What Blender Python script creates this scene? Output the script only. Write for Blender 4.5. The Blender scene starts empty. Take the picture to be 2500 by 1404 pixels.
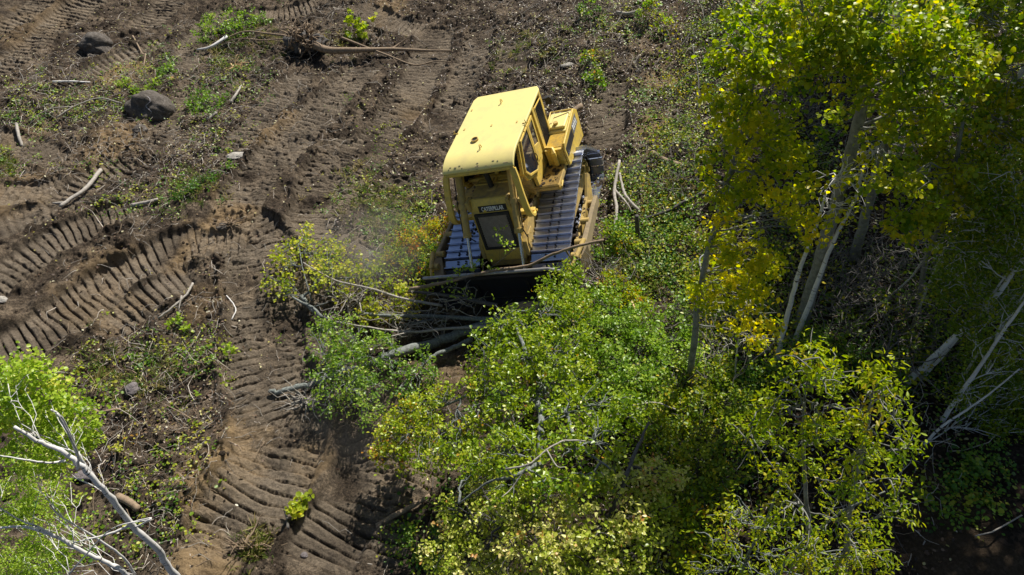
import bpy, math
import numpy as np
from mathutils import Matrix, Vector

rng = np.random.default_rng(11)
S = bpy.context.scene
C = S.collection
PI = math.pi

# ------------------------------------------------------------------ camera
CZ = 11.58
PITCH = math.radians(46)
F = 1700.0                      # focal length in pixels of the 2500 wide photograph
cam = bpy.data.cameras.new('camera'); camo = bpy.data.objects.new('camera', cam); C.objects.link(camo)
camo.location = (0, 0, CZ); camo.rotation_euler = (PI/2 - PITCH, 0, 0)
cam.sensor_width = 36; cam.lens = 36*F/2500; cam.clip_end = 2000; cam.clip_start = .05
S.camera = camo

# ------------------------------------------------------------------ light
SUN_AZ = math.radians(25)       # to the right of straight ahead
SUN_EL = math.radians(49)
w = bpy.data.worlds.new('World'); S.world = w; w.use_nodes = True
nt = w.node_tree; nt.nodes.clear()
sky = nt.nodes.new('ShaderNodeTexSky'); sky.sky_type = 'NISHITA'; sky.sun_disc = False
sky.sun_elevation = SUN_EL; sky.sun_rotation = SUN_AZ
bg = nt.nodes.new('ShaderNodeBackground'); bg.inputs[1].default_value = .05
ow = nt.nodes.new('ShaderNodeOutputWorld')
nt.links.new(sky.outputs[0], bg.inputs[0]); nt.links.new(bg.outputs[0], ow.inputs[0])
sl = bpy.data.lights.new('sun', 'SUN'); sl.energy = 5; sl.angle = math.radians(.5); sl.color = (1, .95, .86)
so = bpy.data.objects.new('sun', sl); C.objects.link(so)
sd = Vector((math.sin(SUN_AZ)*math.cos(SUN_EL), math.cos(SUN_AZ)*math.cos(SUN_EL), math.sin(SUN_EL)))
so.rotation_euler = sd.to_track_quat('Z', 'Y').to_euler(); so.location = sd*60
S.view_settings.view_transform = 'Standard'; S.view_settings.look = 'None'
S.view_settings.exposure = 0.5; S.view_settings.gamma = 1
S.cycles.max_bounces = 6; S.cycles.diffuse_bounces = 3; S.cycles.transparent_max_bounces = 8
S.cycles.transmission_bounces = 4; S.cycles.glossy_bounces = 2

# ------------------------------------------------------------------ helpers
def tag(o, label=None, cat=None, group=None, kind=None):
    if label: o['label'] = label
    if cat: o['category'] = cat
    if group: o['group'] = group
    if kind: o['kind'] = kind
    return o

def empty(name, loc, label=None, cat=None, group=None):
    o = bpy.data.objects.new(name, None); C.objects.link(o); o.location = loc; o.empty_display_size = .2
    return tag(o, label, cat, group)

def mesh_np(name, V, faces, mats, parent=None, smooth=False, attr=None, midx=None, inv=None):
    """V (n,3); faces = list of (m,k) int arrays"""
    V = np.asarray(V, np.float32)
    if inv is not None:
        V = V - np.array(inv, np.float32)
    me = bpy.data.meshes.new(name)
    me.vertices.add(len(V)); me.vertices.foreach_set('co', V.ravel())
    faces = [np.asarray(f, np.int32) for f in faces if len(f)]
    nl = sum(f.size for f in faces); nf = sum(len(f) for f in faces)
    me.loops.add(nl); me.loops.foreach_set('vertex_index', np.concatenate([f.ravel() for f in faces]))
    me.polygons.add(nf)
    tot = np.concatenate([np.full(len(f), f.shape[1], np.int32) for f in faces])
    st = np.concatenate([[0], np.cumsum(tot)[:-1]]).astype(np.int32)
    me.polygons.foreach_set('loop_start', st)
    if smooth: me.polygons.foreach_set('use_smooth', np.ones(nf, bool))
    if midx is not None: me.polygons.foreach_set('material_index', np.asarray(midx, np.int32))
    me.update(calc_edges=True)
    for k, (dom, a) in (attr or {}).items():
        at_ = me.attributes.new(k, 'FLOAT', dom); at_.data.foreach_set('value', np.asarray(a, np.float32))
    for m in (mats if isinstance(mats, (list, tuple)) else [mats]): me.materials.append(m)
    o = bpy.data.objects.new(name, me); C.objects.link(o)
    if parent: o.parent = parent
    return o

def _h(ix, iy, s):
    n = (ix*374761393 + iy*668265263 + s*974634777) & 0xffffffff
    n = ((n ^ (n >> 13))*1274126177) & 0xffffffff
    n = ((n ^ (n >> 16))*2246822519) & 0xffffffff
    return ((n ^ (n >> 15)) & 0xffffff)/float(0xffffff)

def vn(x, y, s=0):
    x = np.asarray(x, float); y = np.asarray(y, float)
    xi = np.floor(x).astype(np.int64); yi = np.floor(y).astype(np.int64)
    fx = x - xi; fy = y - yi; fx = fx*fx*(3-2*fx); fy = fy*fy*(3-2*fy)
    a = _h(xi, yi, s); b = _h(xi+1, yi, s); c = _h(xi, yi+1, s); d = _h(xi+1, yi+1, s)
    return (a*(1-fx)+b*fx)*(1-fy) + (c*(1-fx)+d*fx)*fy - .5

def fbm(x, y, s=0, o=4, g=.5):
    r = 0; a = 1
    for k in range(o):
        r = r + a*vn(x*2**k + 13.7*k, y*2**k - 7.3*k, s+k); a *= g
    return r

def sst(a, b, x):
    t = np.clip((x-a)/(b-a), 0, 1); return t*t*(3-2*t)

# ------------------------------------------------------------------ dozer pose
DZ = Matrix(((-.2439, .9099, -.3355, .69), (-.9688, -.2446, .041, 13.895), (-.0448, .3351, .9411, 0), (0, 0, 0, 1)))
RM = np.array([[DZ[i][j] for j in range(3)] for i in range(3)]); DO = np.array([.69, 13.895, 0.])

def base_h(x, y):
    x = np.asarray(x, float); y = np.asarray(y, float)
    dx = .3565*(x - .69 - .045*(y-13.9)) - .02*(y-13.9)*np.exp(-((y-13.9)/9)**2)
    z = np.where(dx < 0, 1.05*np.tanh(dx/1.05), 1.9*np.tanh(dx/1.9))
    z = z + .5*fbm(x/6, y/6, 3, 2)*sst(2, 7, np.hypot(x-.69, y-13.9))
    pl = .3565*(x-.69) - .0436*(y-13.895)
    lx = RM[0, 0]*(x-DO[0])+RM[1, 0]*(y-DO[1])+RM[2, 0]*pl; ly = RM[0, 1]*(x-DO[0])+RM[1, 1]*(y-DO[1])+RM[2, 1]*pl
    d = np.maximum(np.abs(lx-.9)-2.3, np.abs(ly)-1.9)
    k = 1 - sst(0, 1.6, d)
    z = z*(1-k) + (pl-.03)*k
    # hollow in front of the blade
    z = z - .38*np.exp(-((lx-4.1)/.8)**2)*(1-sst(1.5, 2.6, np.abs(ly)))
    # bank at the edge of the clearing, right of the machine
    z = z + .45*sst(0, 1.2, x - 4.6 - .22*(y-16) + .8*vn(y/2., 0*y, 31))*sst(14, 19, y)
    return z

up_ = np.array([0, math.sin(PITCH), math.cos(PITCH)]); fw_ = np.array([0, math.cos(PITCH), -math.sin(PITCH)])
def ray(px, py):
    return np.array([1., 0, 0])*(px-1250)/F - up_*(py-702)/F + fw_
def at(px, py, h=0.):
    """point seen at that pixel at height h above the ground"""
    d = ray(px, py); s = (CZ-h)/-d[2]
    for _ in range(14):
        p = d*s; z = CZ + d[2]*s; g = float(base_h(p[0], p[1])) + h
        s += .8*(z-g)/-d[2]
    return np.array([d[0]*s, d[1]*s, CZ+d[2]*s])
def atY(px, py, Y):
    d = ray(px, py); s = Y/d[1]; return np.array([d[0]*s, Y, CZ+d[2]*s])
def pxm(p):
    """pixels per metre at a point"""
    return F/float(np.dot(np.array(p)-np.array([0, 0, CZ]), fw_))
def gz(x, y): return float(base_h(x, y))

# ------------------------------------------------------------------ materials
def new_mat(name):
    m = bpy.data.materials.new(name); m.use_nodes = True; n = m.node_tree.nodes; n.clear()
    return m, n, m.node_tree.links
def ramp(n, stops):
    r = n.new('ShaderNodeValToRGB'); e = r.color_ramp.elements
    while len(e) < len(stops): e.new(.5)
    for i, (p, c) in enumerate(stops): e[i].position = p; e[i].color = (*c, 1)
    return r
def noise(n, l, scale, detail=4, rough=.6, coord='Object', vec=None):
    t = n.new('ShaderNodeTexNoise'); t.inputs['Scale'].default_value = scale; t.inputs['Detail'].default_value = detail
    t.inputs['Roughness'].default_value = rough
    if vec is None:
        c = n.new('ShaderNodeTexCoord'); l.new(c.outputs[coord], t.inputs['Vector'])
    else: l.new(vec, t.inputs['Vector'])
    return t

def leaf_mat(name, stops, transl=.42, gloss=.35, rough=.42):
    m, n, l = new_mat(name)
    a = n.new('ShaderNodeAttribute'); a.attribute_name = 'v'
    r = ramp(n, stops); l.new(a.outputs['Fac'], r.inputs[0])
    p = n.new('ShaderNodeBsdfPrincipled'); p.inputs['Roughness'].default_value = rough
    p.inputs['Specular IOR Level'].default_value = gloss
    t = n.new('ShaderNodeBsdfTranslucent'); x = n.new('ShaderNodeMixShader'); x.inputs[0].default_value = transl
    hs = n.new('ShaderNodeHueSaturation'); hs.inputs['Value'].default_value = 1.9; hs.inputs['Saturation'].default_value = 1.05
    l.new(r.outputs[0], p.inputs['Base Color']); l.new(r.outputs[0], hs.inputs['Color']); l.new(hs.outputs[0], t.inputs[0])
    o = n.new('ShaderNodeOutputMaterial'); l.new(p.outputs[0], x.inputs[1]); l.new(t.outputs[0], x.inputs[2]); l.new(x.outputs[0], o.inputs[0])
    return m

LM = {
 'aspen_yellow': leaf_mat('aspen yellow leaves', transl=.58, stops=[(0, (.13, .21, .008)), (.35, (.29, .34, .010)), (.65, (.48, .45, .015)), (.9, (.62, .52, .02)), (1, (.62, .46, .02))]),
 'aspen_green': leaf_mat('aspen green leaves', [(0, (.065, .14, .008)), (.35, (.18, .27, .010)), (.7, (.37, .40, .016)), (1, (.58, .48, .022))]),
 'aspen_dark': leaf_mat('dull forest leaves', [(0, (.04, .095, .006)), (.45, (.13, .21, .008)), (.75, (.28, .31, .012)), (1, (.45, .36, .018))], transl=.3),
 'oak': leaf_mat('oak leaves', [(0, (.06, .14, .006)), (.35, (.17, .27, .01)), (.7, (.32, .40, .018)), (.93, (.48, .46, .05)), (1, (.5, .24, .03))], transl=.3, gloss=.5, rough=.36),
 'oak_pale': leaf_mat('pale turned oak leaves', [(0, (.10, .19, .008)), (.35, (.26, .34, .02)), (.65, (.44, .47, .07)), (.88, (.68, .64, .26)), (1, (.55, .28, .07))], transl=.3, gloss=.5, rough=.36),
 'maple_green': leaf_mat('fresh green leaves', [(0, (.06, .15, .012)), (.45, (.17, .29, .022)), (.8, (.33, .45, .05)), (1, (.50, .50, .09))], transl=.35, gloss=.5),
 'maple_yellow': leaf_mat('yellow maple leaves', [(0, (.16, .25, .015)), (.4, (.36, .42, .03)), (.75, (.58, .54, .06)), (1, (.60, .38, .07))]),
 'elder': leaf_mat('box elder leaves', [(0, (.10, .20, .006)), (.4, (.24, .33, .01)), (.75, (.40, .42, .014)), (1, (.52, .36, .03))], transl=.38),
 'lime': leaf_mat('lime green leaves', [(0, (.14, .26, .015)), (.45, (.30, .42, .035)), (.8, (.46, .54, .08)), (1, (.60, .56, .12))]),
 'autumn': leaf_mat('turning bush leaves', [(0, (0.0625, 0.175, 0.009)), (.4, (0.188, 0.3, 0.009)), (.65, (0.425, 0.4, 0.018)), (.85, (0.562, 0.25, 0.018)), (1, (0.525, 0.1, 0.018))]),
 'cover': leaf_mat('ground plant leaves', [(0, (.03, .09, .01)), (.4, (.08, .20, .015)), (.7, (.20, .31, .018)), (.9, (.42, .43, .04)), (1, (.45, .24, .03))], gloss=.5),
 'litter': leaf_mat('dry leaf litter', [(0, (.035, .022, .015)), (.35, (.09, .05, .03)), (.6, (.20, .13, .08)), (.75, (.30, .27, .05)), (.9, (.42, .38, .18)), (1, (.58, .55, .44))], transl=.12, gloss=.4),
 'grass': leaf_mat('dry and green grass', [(0, (.07, .13, .015)), (.5, (.16, .19, .04)), (1, (.34, .27, .11))], transl=.3),
}

def bark_mat(name, c1, c2, scale=14, marks=False, bump=.4, stretch=(1, 1, .25)):
    m, n, l = new_mat(name)
    co = n.new('ShaderNodeTexCoord'); mp = n.new('ShaderNodeMapping'); mp.inputs['Scale'].default_value = stretch
    l.new(co.outputs['Object'], mp.inputs[0])
    t = noise(n, l, scale, 6, .7, vec=mp.outputs[0])
    r = ramp(n, [(.3, c1), (.7, c2)]); l.new(t.outputs[0], r.inputs[0])
    col = r.outputs[0]
    p = n.new('ShaderNodeBsdfPrincipled'); p.inputs['Roughness'].default_value = .85
    if marks:
        mp2 = n.new('ShaderNodeMapping'); mp2.inputs['Scale'].default_value = (4, 4, 26); l.new(co.outputs['Object'], mp2.inputs[0])
        t2 = noise(n, l, 1, 3, .6, vec=mp2.outputs[0]); r2 = ramp(n, [(.60, (1, 1, 1)), (.66, (.07, .06, .05))]); l.new(t2.outputs[0], r2.inputs[0])
        mx = n.new('ShaderNodeMix'); mx.data_type = 'RGBA'; mx.blend_type = 'MULTIPLY'; mx.inputs[0].default_value = 1
        l.new(col, mx.inputs[6]); l.new(r2.outputs[0], mx.inputs[7]); col = mx.outputs[2]
    b = n.new('ShaderNodeBump'); b.inputs['Strength'].default_value = bump; b.inputs['Distance'].default_value = .02
    l.new(t.outputs[0], b.inputs['Height']); l.new(b.outputs[0], p.inputs['Normal'])
    l.new(col, p.inputs['Base Color'])
    o = n.new('ShaderNodeOutputMaterial'); l.new(p.outputs[0], o.inputs[0]); return m
BM = {
 'white': bark_mat('white birch bark', (.52, .50, .47), (.76, .74, .72), 9, True, .2),
 'pale': bark_mat('pale aspen bark', (.34, .33, .28), (.58, .56, .50), 11, True, .25),
 'grey': bark_mat('grey aspen bark', (.11, .11, .095), (.30, .30, .27), 12, False, .5, (1, 1, 1)),
 'dark': bark_mat('dark bark', (.035, .03, .027), (.13, .12, .11), 16, False, .7),
 'lichen': bark_mat('lichened bark', (.05, .05, .045), (.27, .30, .28), 22, False, .7, (1, 1, 1)),
 'brush': bark_mat('dead brush bark', (.06, .055, .05), (.24, .22, .20), 20, False, .4),
 'wood': bark_mat('dry brown wood', (.13, .09, .055), (.34, .25, .165), 18, False, .5),
 'deadgrey': bark_mat('weathered grey wood', (.20, .18, .15), (.46, .42, .37), 20, False, .4),
 'straw': bark_mat('pale straw and root', (.36, .30, .24), (.66, .60, .52), 18, False, .2),
 'fresh': bark_mat('fresh split wood', (.45, .28, .12), (.70, .50, .27), 25, False, .4),
}

# soil ------------------------------------------------------------
def soil_material():
    m, n, l = new_mat('churned soil')
    co = n.new('ShaderNodeTexCoord')
    p = n.new('ShaderNodeBsdfPrincipled'); p.inputs['Roughness'].default_value = .95; p.inputs['Specular IOR Level'].default_value = .15
    a = noise(n, l, 1.3, 6, .65, vec=co.outputs['Object']); r1 = ramp(n, [(.30, (.026, .019, .014)), (.48, (.075, .057, .041)), (.69, (.235, .183, .130))])
    l.new(a.outputs[0], r1.inputs[0])
    b = noise(n, l, 21, 6, .85, vec=co.outputs['Object']); r2 = ramp(n, [(.38, (.30, .29, .29)), (.5, (.9, .9, .9)), (.63, (1.9, 1.85, 1.75))]); l.new(b.outputs[0], r2.inputs[0])
    mx = n.new('ShaderNodeMix'); mx.data_type = 'RGBA'; mx.blend_type = 'MULTIPLY'; mx.inputs[0].default_value = 1
    l.new(r1.outputs[0], mx.inputs[6]); l.new(r2.outputs[0], mx.inputs[7])
    # sandy subsoil
    at1 = n.new('ShaderNodeAttribute'); at1.attribute_name = 'sand'
    mx2 = n.new('ShaderNodeMix'); mx2.data_type = 'RGBA'; l.new(at1.outputs['Fac'], mx2.inputs[0]); l.new(mx.outputs[2], mx2.inputs[6])
    r3 = ramp(n, [(.3, (.22, .145, .075)), (.7, (.42, .30, .165))]); l.new(b.outputs[0], r3.inputs[0]); l.new(r3.outputs[0], mx2.inputs[7])
    ap = n.new('ShaderNodeAttribute'); ap.attribute_name = 'pad'
    mp_ = n.new('ShaderNodeMix'); mp_.data_type = 'RGBA'; mf = n.new('ShaderNodeMath'); mf.operation = 'MULTIPLY'; mf.inputs[1].default_value = .75; l.new(ap.outputs['Fac'], mf.inputs[0]); l.new(mf.outputs[0], mp_.inputs[0])
    r5 = ramp(n, [(.3, (.14, .112, .083)), (.7, (.36, .295, .22))]); l.new(b.outputs[0], r5.inputs[0]); l.new(mx2.outputs[2], mp_.inputs[6]); l.new(r5.outputs[0], mp_.inputs[7]); mx2 = mp_
    # leaf mould on the uncut ground
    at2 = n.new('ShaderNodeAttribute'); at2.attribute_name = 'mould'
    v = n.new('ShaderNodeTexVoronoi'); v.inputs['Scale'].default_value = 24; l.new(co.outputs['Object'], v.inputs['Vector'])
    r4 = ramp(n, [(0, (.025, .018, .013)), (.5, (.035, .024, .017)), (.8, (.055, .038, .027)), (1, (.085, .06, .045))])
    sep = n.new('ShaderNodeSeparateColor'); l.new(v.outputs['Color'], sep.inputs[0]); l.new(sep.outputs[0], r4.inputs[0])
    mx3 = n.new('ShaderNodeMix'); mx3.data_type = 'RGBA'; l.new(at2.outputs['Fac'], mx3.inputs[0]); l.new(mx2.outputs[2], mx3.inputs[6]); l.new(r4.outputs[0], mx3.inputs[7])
    l.new(mx3.outputs[2], p.inputs['Base Color'])
    c = noise(n, l, 9, 8, .75, vec=co.outputs['Object']); c2 = noise(n, l, 55, 4, .7, vec=co.outputs['Object'])
    ad = n.new('ShaderNodeMath'); ad.operation = 'MULTIPLY_ADD'; l.new(c2.outputs[0], ad.inputs[0]); ad.inputs[1].default_value = .35; l.new(c.outputs[0], ad.inputs[2])
    bp = n.new('ShaderNodeBump'); bp.inputs['Strength'].default_value = 1; bp.inputs['Distance'].default_value = .11
    l.new(ad.outputs[0], bp.inputs['Height']); l.new(bp.outputs[0], p.inputs['Normal'])
    o = n.new('ShaderNodeOutputMaterial'); l.new(p.outputs[0], o.inputs[0]); return m

# ------------------------------------------------------------------ ground
def spread(a, b, step, far):
    c = np.arange(a, b, step); out = []; s = step; x = b
    while x < far: out.append(x); s *= 1.25; x += s
    out2 = []; s = step; x = a - step
    while x > -far: out2.append(x); s *= 1.25; x -= s
    return np.concatenate([out2[::-1], c, out])
xs = np.concatenate([spread(-13, 5.5, .034, 5.4)[0:0], spread(-13, 5.5, .034, 320)])
# finer to the left, medium on the right
xl = np.arange(-22, -13, .06); xm = np.arange(-13, 4.8, .027); xr_ = np.arange(4.8, 15, .09)
def tail(x0, s, sign, far):
    out = []; x = x0
    while abs(x) < far: s *= 1.3; x += sign*s; out.append(x)
    return np.array(out)
xs = np.concatenate([tail(-22, .06, -1, 350)[::-1], xl, xm, xr_, tail(15, .09, 1, 350)])
ym = np.arange(4.2, 18, .027); yf = np.arange(18, 30, .038)
ys = np.concatenate([tail(4.2, .033, -1, 350)[::-1], ym, yf, tail(30, .038, 1, 350)])

# wheel ruts: each a polyline on the ground, half width, depth, grouser skew
RUTS = [   # way points, half width, depth, skew, pitch factor
 ([(-60, 210), (60, 130), (170, 40), (240, -20)], .65, .12, .1, 1.1),
 ([(180, 200), (300, 145), (420, 95)], .55, .09, .15, 1.),
 ([(-40, 90), (70, 30), (120, -20)], .5, .07, .1, 1.), ([(330, 80), (400, 25), (430, -20)], .5, .07, 0, 1.1),
 ([(600, 40), (700, 30), (790, 10)], .5, .07, 0, 1.),
 ([(-30, 480), (90, 470), (190, 440)], .5, .08, .1, 1.), ([(-30, 570), (70, 530), (160, 500)], .45, .07, .1, 1.),
 ([(120, 520), (230, 440), (330, 385)], .5, .10, .15, 1.),
 ([(-60, 720), (60, 640), (200, 560), (340, 500)], .60, .12, .1, .95),
 ([(-60, 900), (110, 800), (260, 700), (400, 620), (520, 570)], .70, .16, .16, .95),
 ([(1075, 60), (1030, 180), (965, 290), (890, 380), (830, 470), (790, 540)], .62, .09, .05, 1.1),
 ([(900, 150), (800, 250), (700, 350), (620, 440), (570, 520)], .62, .10, -.1, 1.1),
 ([(760, 160), (660, 260), (590, 340), (530, 410)], .5, .08, .1, 1.),
 ([(800, 430), (750, 560), (735, 700), (745, 860), (770, 980)], .6, .08, -.05, 1.05),
 ([(1010, 1000), (1010, 1120), (960, 1240), (880, 1410)], .55, .08, 0, 1.05),
 ([(900, 1030), (900, 1120), (860, 1230), (790, 1340), (740, 1430)], .6, .10, .05, 1.1),
 ([(560, 540), (630, 600), (650, 720), (640, 860), (680, 980), (690, 1060), (650, 1160), (590, 1260), (520, 1404)], .78, .12, .06, 1.08),
 ([(980, 420), (930, 520), (880, 600), (800, 560)], .5, .06, .0, 1.),
 ([(1180, 60), (1150, 150), (1110, 250), (1060, 340)], .5, .08, .0, 1.05), ([(1260, 90), (1240, 190)], .5, .07, 0, 1.05), ([(1500, 190), (1480, 300), (1490, 380)], .45, .06, 0, 1.),
 ([(620, 190), (540, 240), (470, 300)], .45, .06, 0, 1.),
 ([(860, 330), (800, 400), (770, 470), (740, 560)], .5, .08, .0, 1.05), ([(480, 200), (420, 260), (400, 330), (340, 380)], .45, .06, 0, 1.), ([(-40, 330), (80, 360), (160, 410)], .45, .08, 0, 1.),
 ([(540, 20), (480, 100), (430, 180)], .5, .07, 0, 1.1), ([(860, 10), (960, 60), (1060, 80)], .5, .06, 0, 1.), ([(250, 820), (330, 760), (420, 700), (500, 650)], .45, .07, .1, 1.),
 ([(455, 600), (560, 590), (640, 580)], .45, .07, .0, 1.),
]
SAND = [(275, 350, 90, .7), (700, 290, 50, .55), (650, 330, 60, .7), (300, 180, 75, .75), (540, 545, 95, .75), (440, 630, 60, .6), (240, 690, 110, .4),
        (500, 740, 70, .35), (575, 1110, 95, 1.), (520, 1160, 80, .9), (480, 1385, 110, .9), (1620, 195, 70, .9), (1600, 300, 60, .9), (310, 770, 70, .5),
        (760, 1130, 60, .6), (1000, 1170, 80, .45), (1080, 900, 90, .3), (60, 330, 60, .4), (20, 480, 90, .6), (1010, 250, 70, .35), (1650, 40, 60, .4),
        (640, 1250, 60, .3), (2310, 1300, 200, .35), (1570, 110, 60, .35), (960, 20, 60, .5), (70, 60, 120, .35)]

def seg_dist(X, Y, pts):
    best = np.full(X.shape, 1e9); bs = np.zeros(X.shape); side = np.zeros(X.shape); s0 = 0
    for a, b in zip(pts[:-1], pts[1:]):
        d = b-a; L = np.hypot(*d); u = d/L
        t = np.clip((X-a[0])*u[0] + (Y-a[1])*u[1], 0, L)
        dd = np.hypot(X-a[0]-u[0]*t, Y-a[1]-u[1]*t)
        sd_ = (X-a[0])*u[1]-(Y-a[1])*u[0]
        k = dd < best; best[k] = dd[k]; bs[k] = (s0+t)[k]; side[k] = np.sign(sd_[k]); s0 += L
    return best, bs, side

def smooth_poly(p, n=5):
    p = np.array(p, float); out = []
    q = np.vstack([2*p[0]-p[1], p, 2*p[-1]-p[-2]])
    for i in range(1, len(q)-2):
        for k in range(n):
            t = k/n; a, b, c, d = q[i-1], q[i], q[i+1], q[i+2]
            out.append(.5*((2*b)+(c-a)*t+(2*a-5*b+4*c-d)*t*t+(3*b-a-3*c+d)*t**3))
    out.append(p[-1]); return np.array(out)

X, Y = np.meshgrid(xs, ys)
Z = base_h(X, Y)
near = ((np.abs(X) < 24) & (Y > 2) & (Y < 34))
# woods side: less churn
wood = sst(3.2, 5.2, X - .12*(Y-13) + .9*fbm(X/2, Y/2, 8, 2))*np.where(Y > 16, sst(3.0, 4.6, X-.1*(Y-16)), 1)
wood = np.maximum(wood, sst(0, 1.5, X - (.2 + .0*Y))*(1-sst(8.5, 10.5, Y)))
churn = (.16*fbm(X/1.7, Y/1.7, 20, 3) + .22*np.abs(fbm(X/.6, Y/.6, 30, 3)) + .10*fbm(X/.22, Y/.22, 40, 3)*(.4+1.2*sst(-.1, .25, fbm(X/1.2, Y/1.2, 45, 2))) - .03 + .05*np.maximum(fbm(X/.10, Y/.10, 48, 2), -.1)*(1+2*sst(0, .2, fbm(X/.9, Y/.9, 49, 2))))
Z = Z + np.where(near, churn*(1-.5*wood), 0)
rutmask = np.zeros(X.shape); padm = np.zeros(X.shape)
for ir, (pts, hw, dep, skew, pf) in enumerate(RUTS):
    pitch = .215*pf
    hw *= 1.12; dep *= 1.15
    P = smooth_poly([at(*q)[:2] for q in pts])
    bb = (X > P[:, 0].min()-1.5) & (X < P[:, 0].max()+1.5) & (Y > P[:, 1].min()-1.5) & (Y < P[:, 1].max()+1.5)
    x_, y_ = X[bb], Y[bb]
    wx = .10*vn(x_/.7, y_/.7, 51); wy = .10*vn(x_/.7, y_/.7, 52)
    d, s, sgn = seg_dist(x_+wx, y_+wy, P)
    e = hw*(1+.16*vn(s/1.3, s*0, 5))
    ins = 1-sst(e-.07, e+.05, d)
    berm = np.exp(-((d-e-.10)/.11)**2)*(.5+.9*(vn(s/.9, sgn*3, 9)+.5))
    end = sst(0, .5, s)*(1-sst(s.max()-.6, s.max()-.05, s))
    fade = end*sst(-.44, -.2, vn(x_/1.1, y_/1.1, 77))
    ph = (s + skew*d*sgn + .05*vn(x_/.4, y_/.4, 66+ir) + .14*vn(x_/1.8, y_/1.8, 166+ir))/pitch
    f = ph - np.floor(ph)
    gr = 1 - np.exp(-((f-.2)/.115)**2)*(.75+.5*vn(x_/.2, y_/.2, 67)) - .22*sst(.3, 1., f)      # narrow groove, then a gently sloping pad
    zz = Z[bb]
    flat = zz*.12 + .88*(base_h(x_, y_) - .0)
    zz = zz*(1-ins*end*.8) + flat*ins*end*.8
    zz = zz - dep*ins*end + .085*dep/.1*berm*end*.8 + ins*fade*(gr-.7)*(.15 if pf < 1 else .14)*(1+.8*sst(14, 19, y_))*(1+.8*vn(x_/.5, y_/.5, 79+ir)) + ins*.06*fbm(x_/.13, y_/.13, 71, 3)*(.4+1.2*sst(-.1, .2, vn(x_/.8, y_/.8, 73)))
    padm[bb] = np.maximum(padm[bb], ins*fade*np.clip(gr+.15, 0, 1)*(.55+.8*vn(x_/.6, y_/.6, 83)+.25)); Z[bb] = zz; rutmask[bb] = np.maximum(rutmask[bb], ins*end)
sand = np.zeros(X.shape)
for (px, py, r, k) in SAND:
    p = at(px, py); rr = r/pxm(p)*.8
    d = np.hypot(X-p[0], (Y-p[1])*.72)/rr + .9*fbm(X/.5, Y/.5, 91, 3)
    sand = np.maximum(sand, k*(1-sst(.5, 1.25, d)))
# mounds
for (px, py, r, hgt) in [(540, 1150, 60, .22), (480, 1400, 80, .25), (330, 200, 60, .12), (1000, 1150, 60, .18), (500, 480, 60, .2), (280, 340, 60, .12), (390, 730, 60, .15), (620, 1120, 40, -.1), (760, 160, 70, -.25), (210, 130, 40, -.15), (830, 1120, 50, -.15)]:
    p = at(px, py); rr = r/pxm(p); Z += hgt*np.exp(-((X-p[0])**2+(Y-p[1])**2)/rr**2)
ny, nx = X.shape
idx = np.arange(nx*ny).reshape(ny, nx)
Fq = np.stack([idx[:-1, :-1], idx[:-1, 1:], idx[1:, 1:], idx[1:, :-1]], -1).reshape(-1, 4)
soil = soil_material()
gnd = mesh_np('ground', np.stack([X, Y, Z], -1).reshape(-1, 3), [Fq], soil, smooth=True,
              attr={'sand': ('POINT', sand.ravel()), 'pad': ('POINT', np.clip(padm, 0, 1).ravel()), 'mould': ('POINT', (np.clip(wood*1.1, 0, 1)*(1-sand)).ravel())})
tag(gnd, 'churned brown soil of the clearing with leaf mould under the trees', 'ground', kind='structure')
ZG = Z
def ground_z(x, y):
    i = np.clip(np.searchsorted(xs, x)-1, 0, nx-2); j = np.clip(np.searchsorted(ys, y)-1, 0, ny-2)
    tx = (x-xs[i])/(xs[i+1]-xs[i]); ty = (y-ys[j])/(ys[j+1]-ys[j])
    return (ZG[j, i]*(1-tx)+ZG[j, i+1]*tx)*(1-ty)+(ZG[j+1, i]*(1-tx)+ZG[j+1, i+1]*tx)*ty
def onground(px, py, h=0.):
    p = at(px, py, h); return np.array([p[0], p[1], float(ground_z(p[0], p[1]))+h])

# ------------------------------------------------------------------ tubes and leaves
class Tubes:
    def __init__(s): s.V = []; s.F = []; s.T = []; s.n = 0
    def add(s, pts, rad, k=6, cap=True):
        pts = np.asarray(pts, float); n = len(pts); rad = np.broadcast_to(np.asarray(rad, float), (n,))
        t = np.gradient(pts, axis=0); t /= np.linalg.norm(t, axis=1)[:, None]+1e-9
        a = np.array([0, 0, 1.]) if abs(t[0, 2]) < .8 else np.array([1., 0, 0])
        b1 = np.cross(t, a); b1 /= np.linalg.norm(b1, axis=1)[:, None]+1e-9; b2 = np.cross(t, b1)
        an = np.arange(k)*2*PI/k
        ring = pts[:, None] + rad[:, None, None]*(np.cos(an)[None, :, None]*b1[:, None]+np.sin(an)[None, :, None]*b2[:, None])
        i = np.arange(n-1)[:, None]*k; j = np.arange(k)[None]; j2 = (j+1) % k
        f = np.stack([i+j, i+j2, i+k+j2, i+k+j], -1).reshape(-1, 4)+s.n
        s.V.append(ring.reshape(-1, 3)); s.F.append(f)
        if cap:
            c = np.array([pts[0], pts[-1]]); s.V.append(c); o = s.n+n*k
            jj = np.arange(k)
            s.T.append(np.stack([s.n+(jj+1) % k, s.n+jj, np.full(k, o)], -1)); s.T.append(np.stack([s.n+(n-1)*k+jj, s.n+(n-1)*k+(jj+1) % k, np.full(k, o+1)], -1))
            s.n += n*k+2
        else: s.n += n*k
    def build(s, name, mat, parent=None, smooth=True, inv=None):
        if not s.V: return None
        fs = [np.concatenate(s.F)] + ([np.concatenate(s.T)] if s.T else [])
        return mesh_np(name, np.concatenate(s.V), fs, mat, parent, smooth, inv=inv)

def unit(v): return v/(np.linalg.norm(v, axis=-1, keepdims=True)+1e-9)

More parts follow.
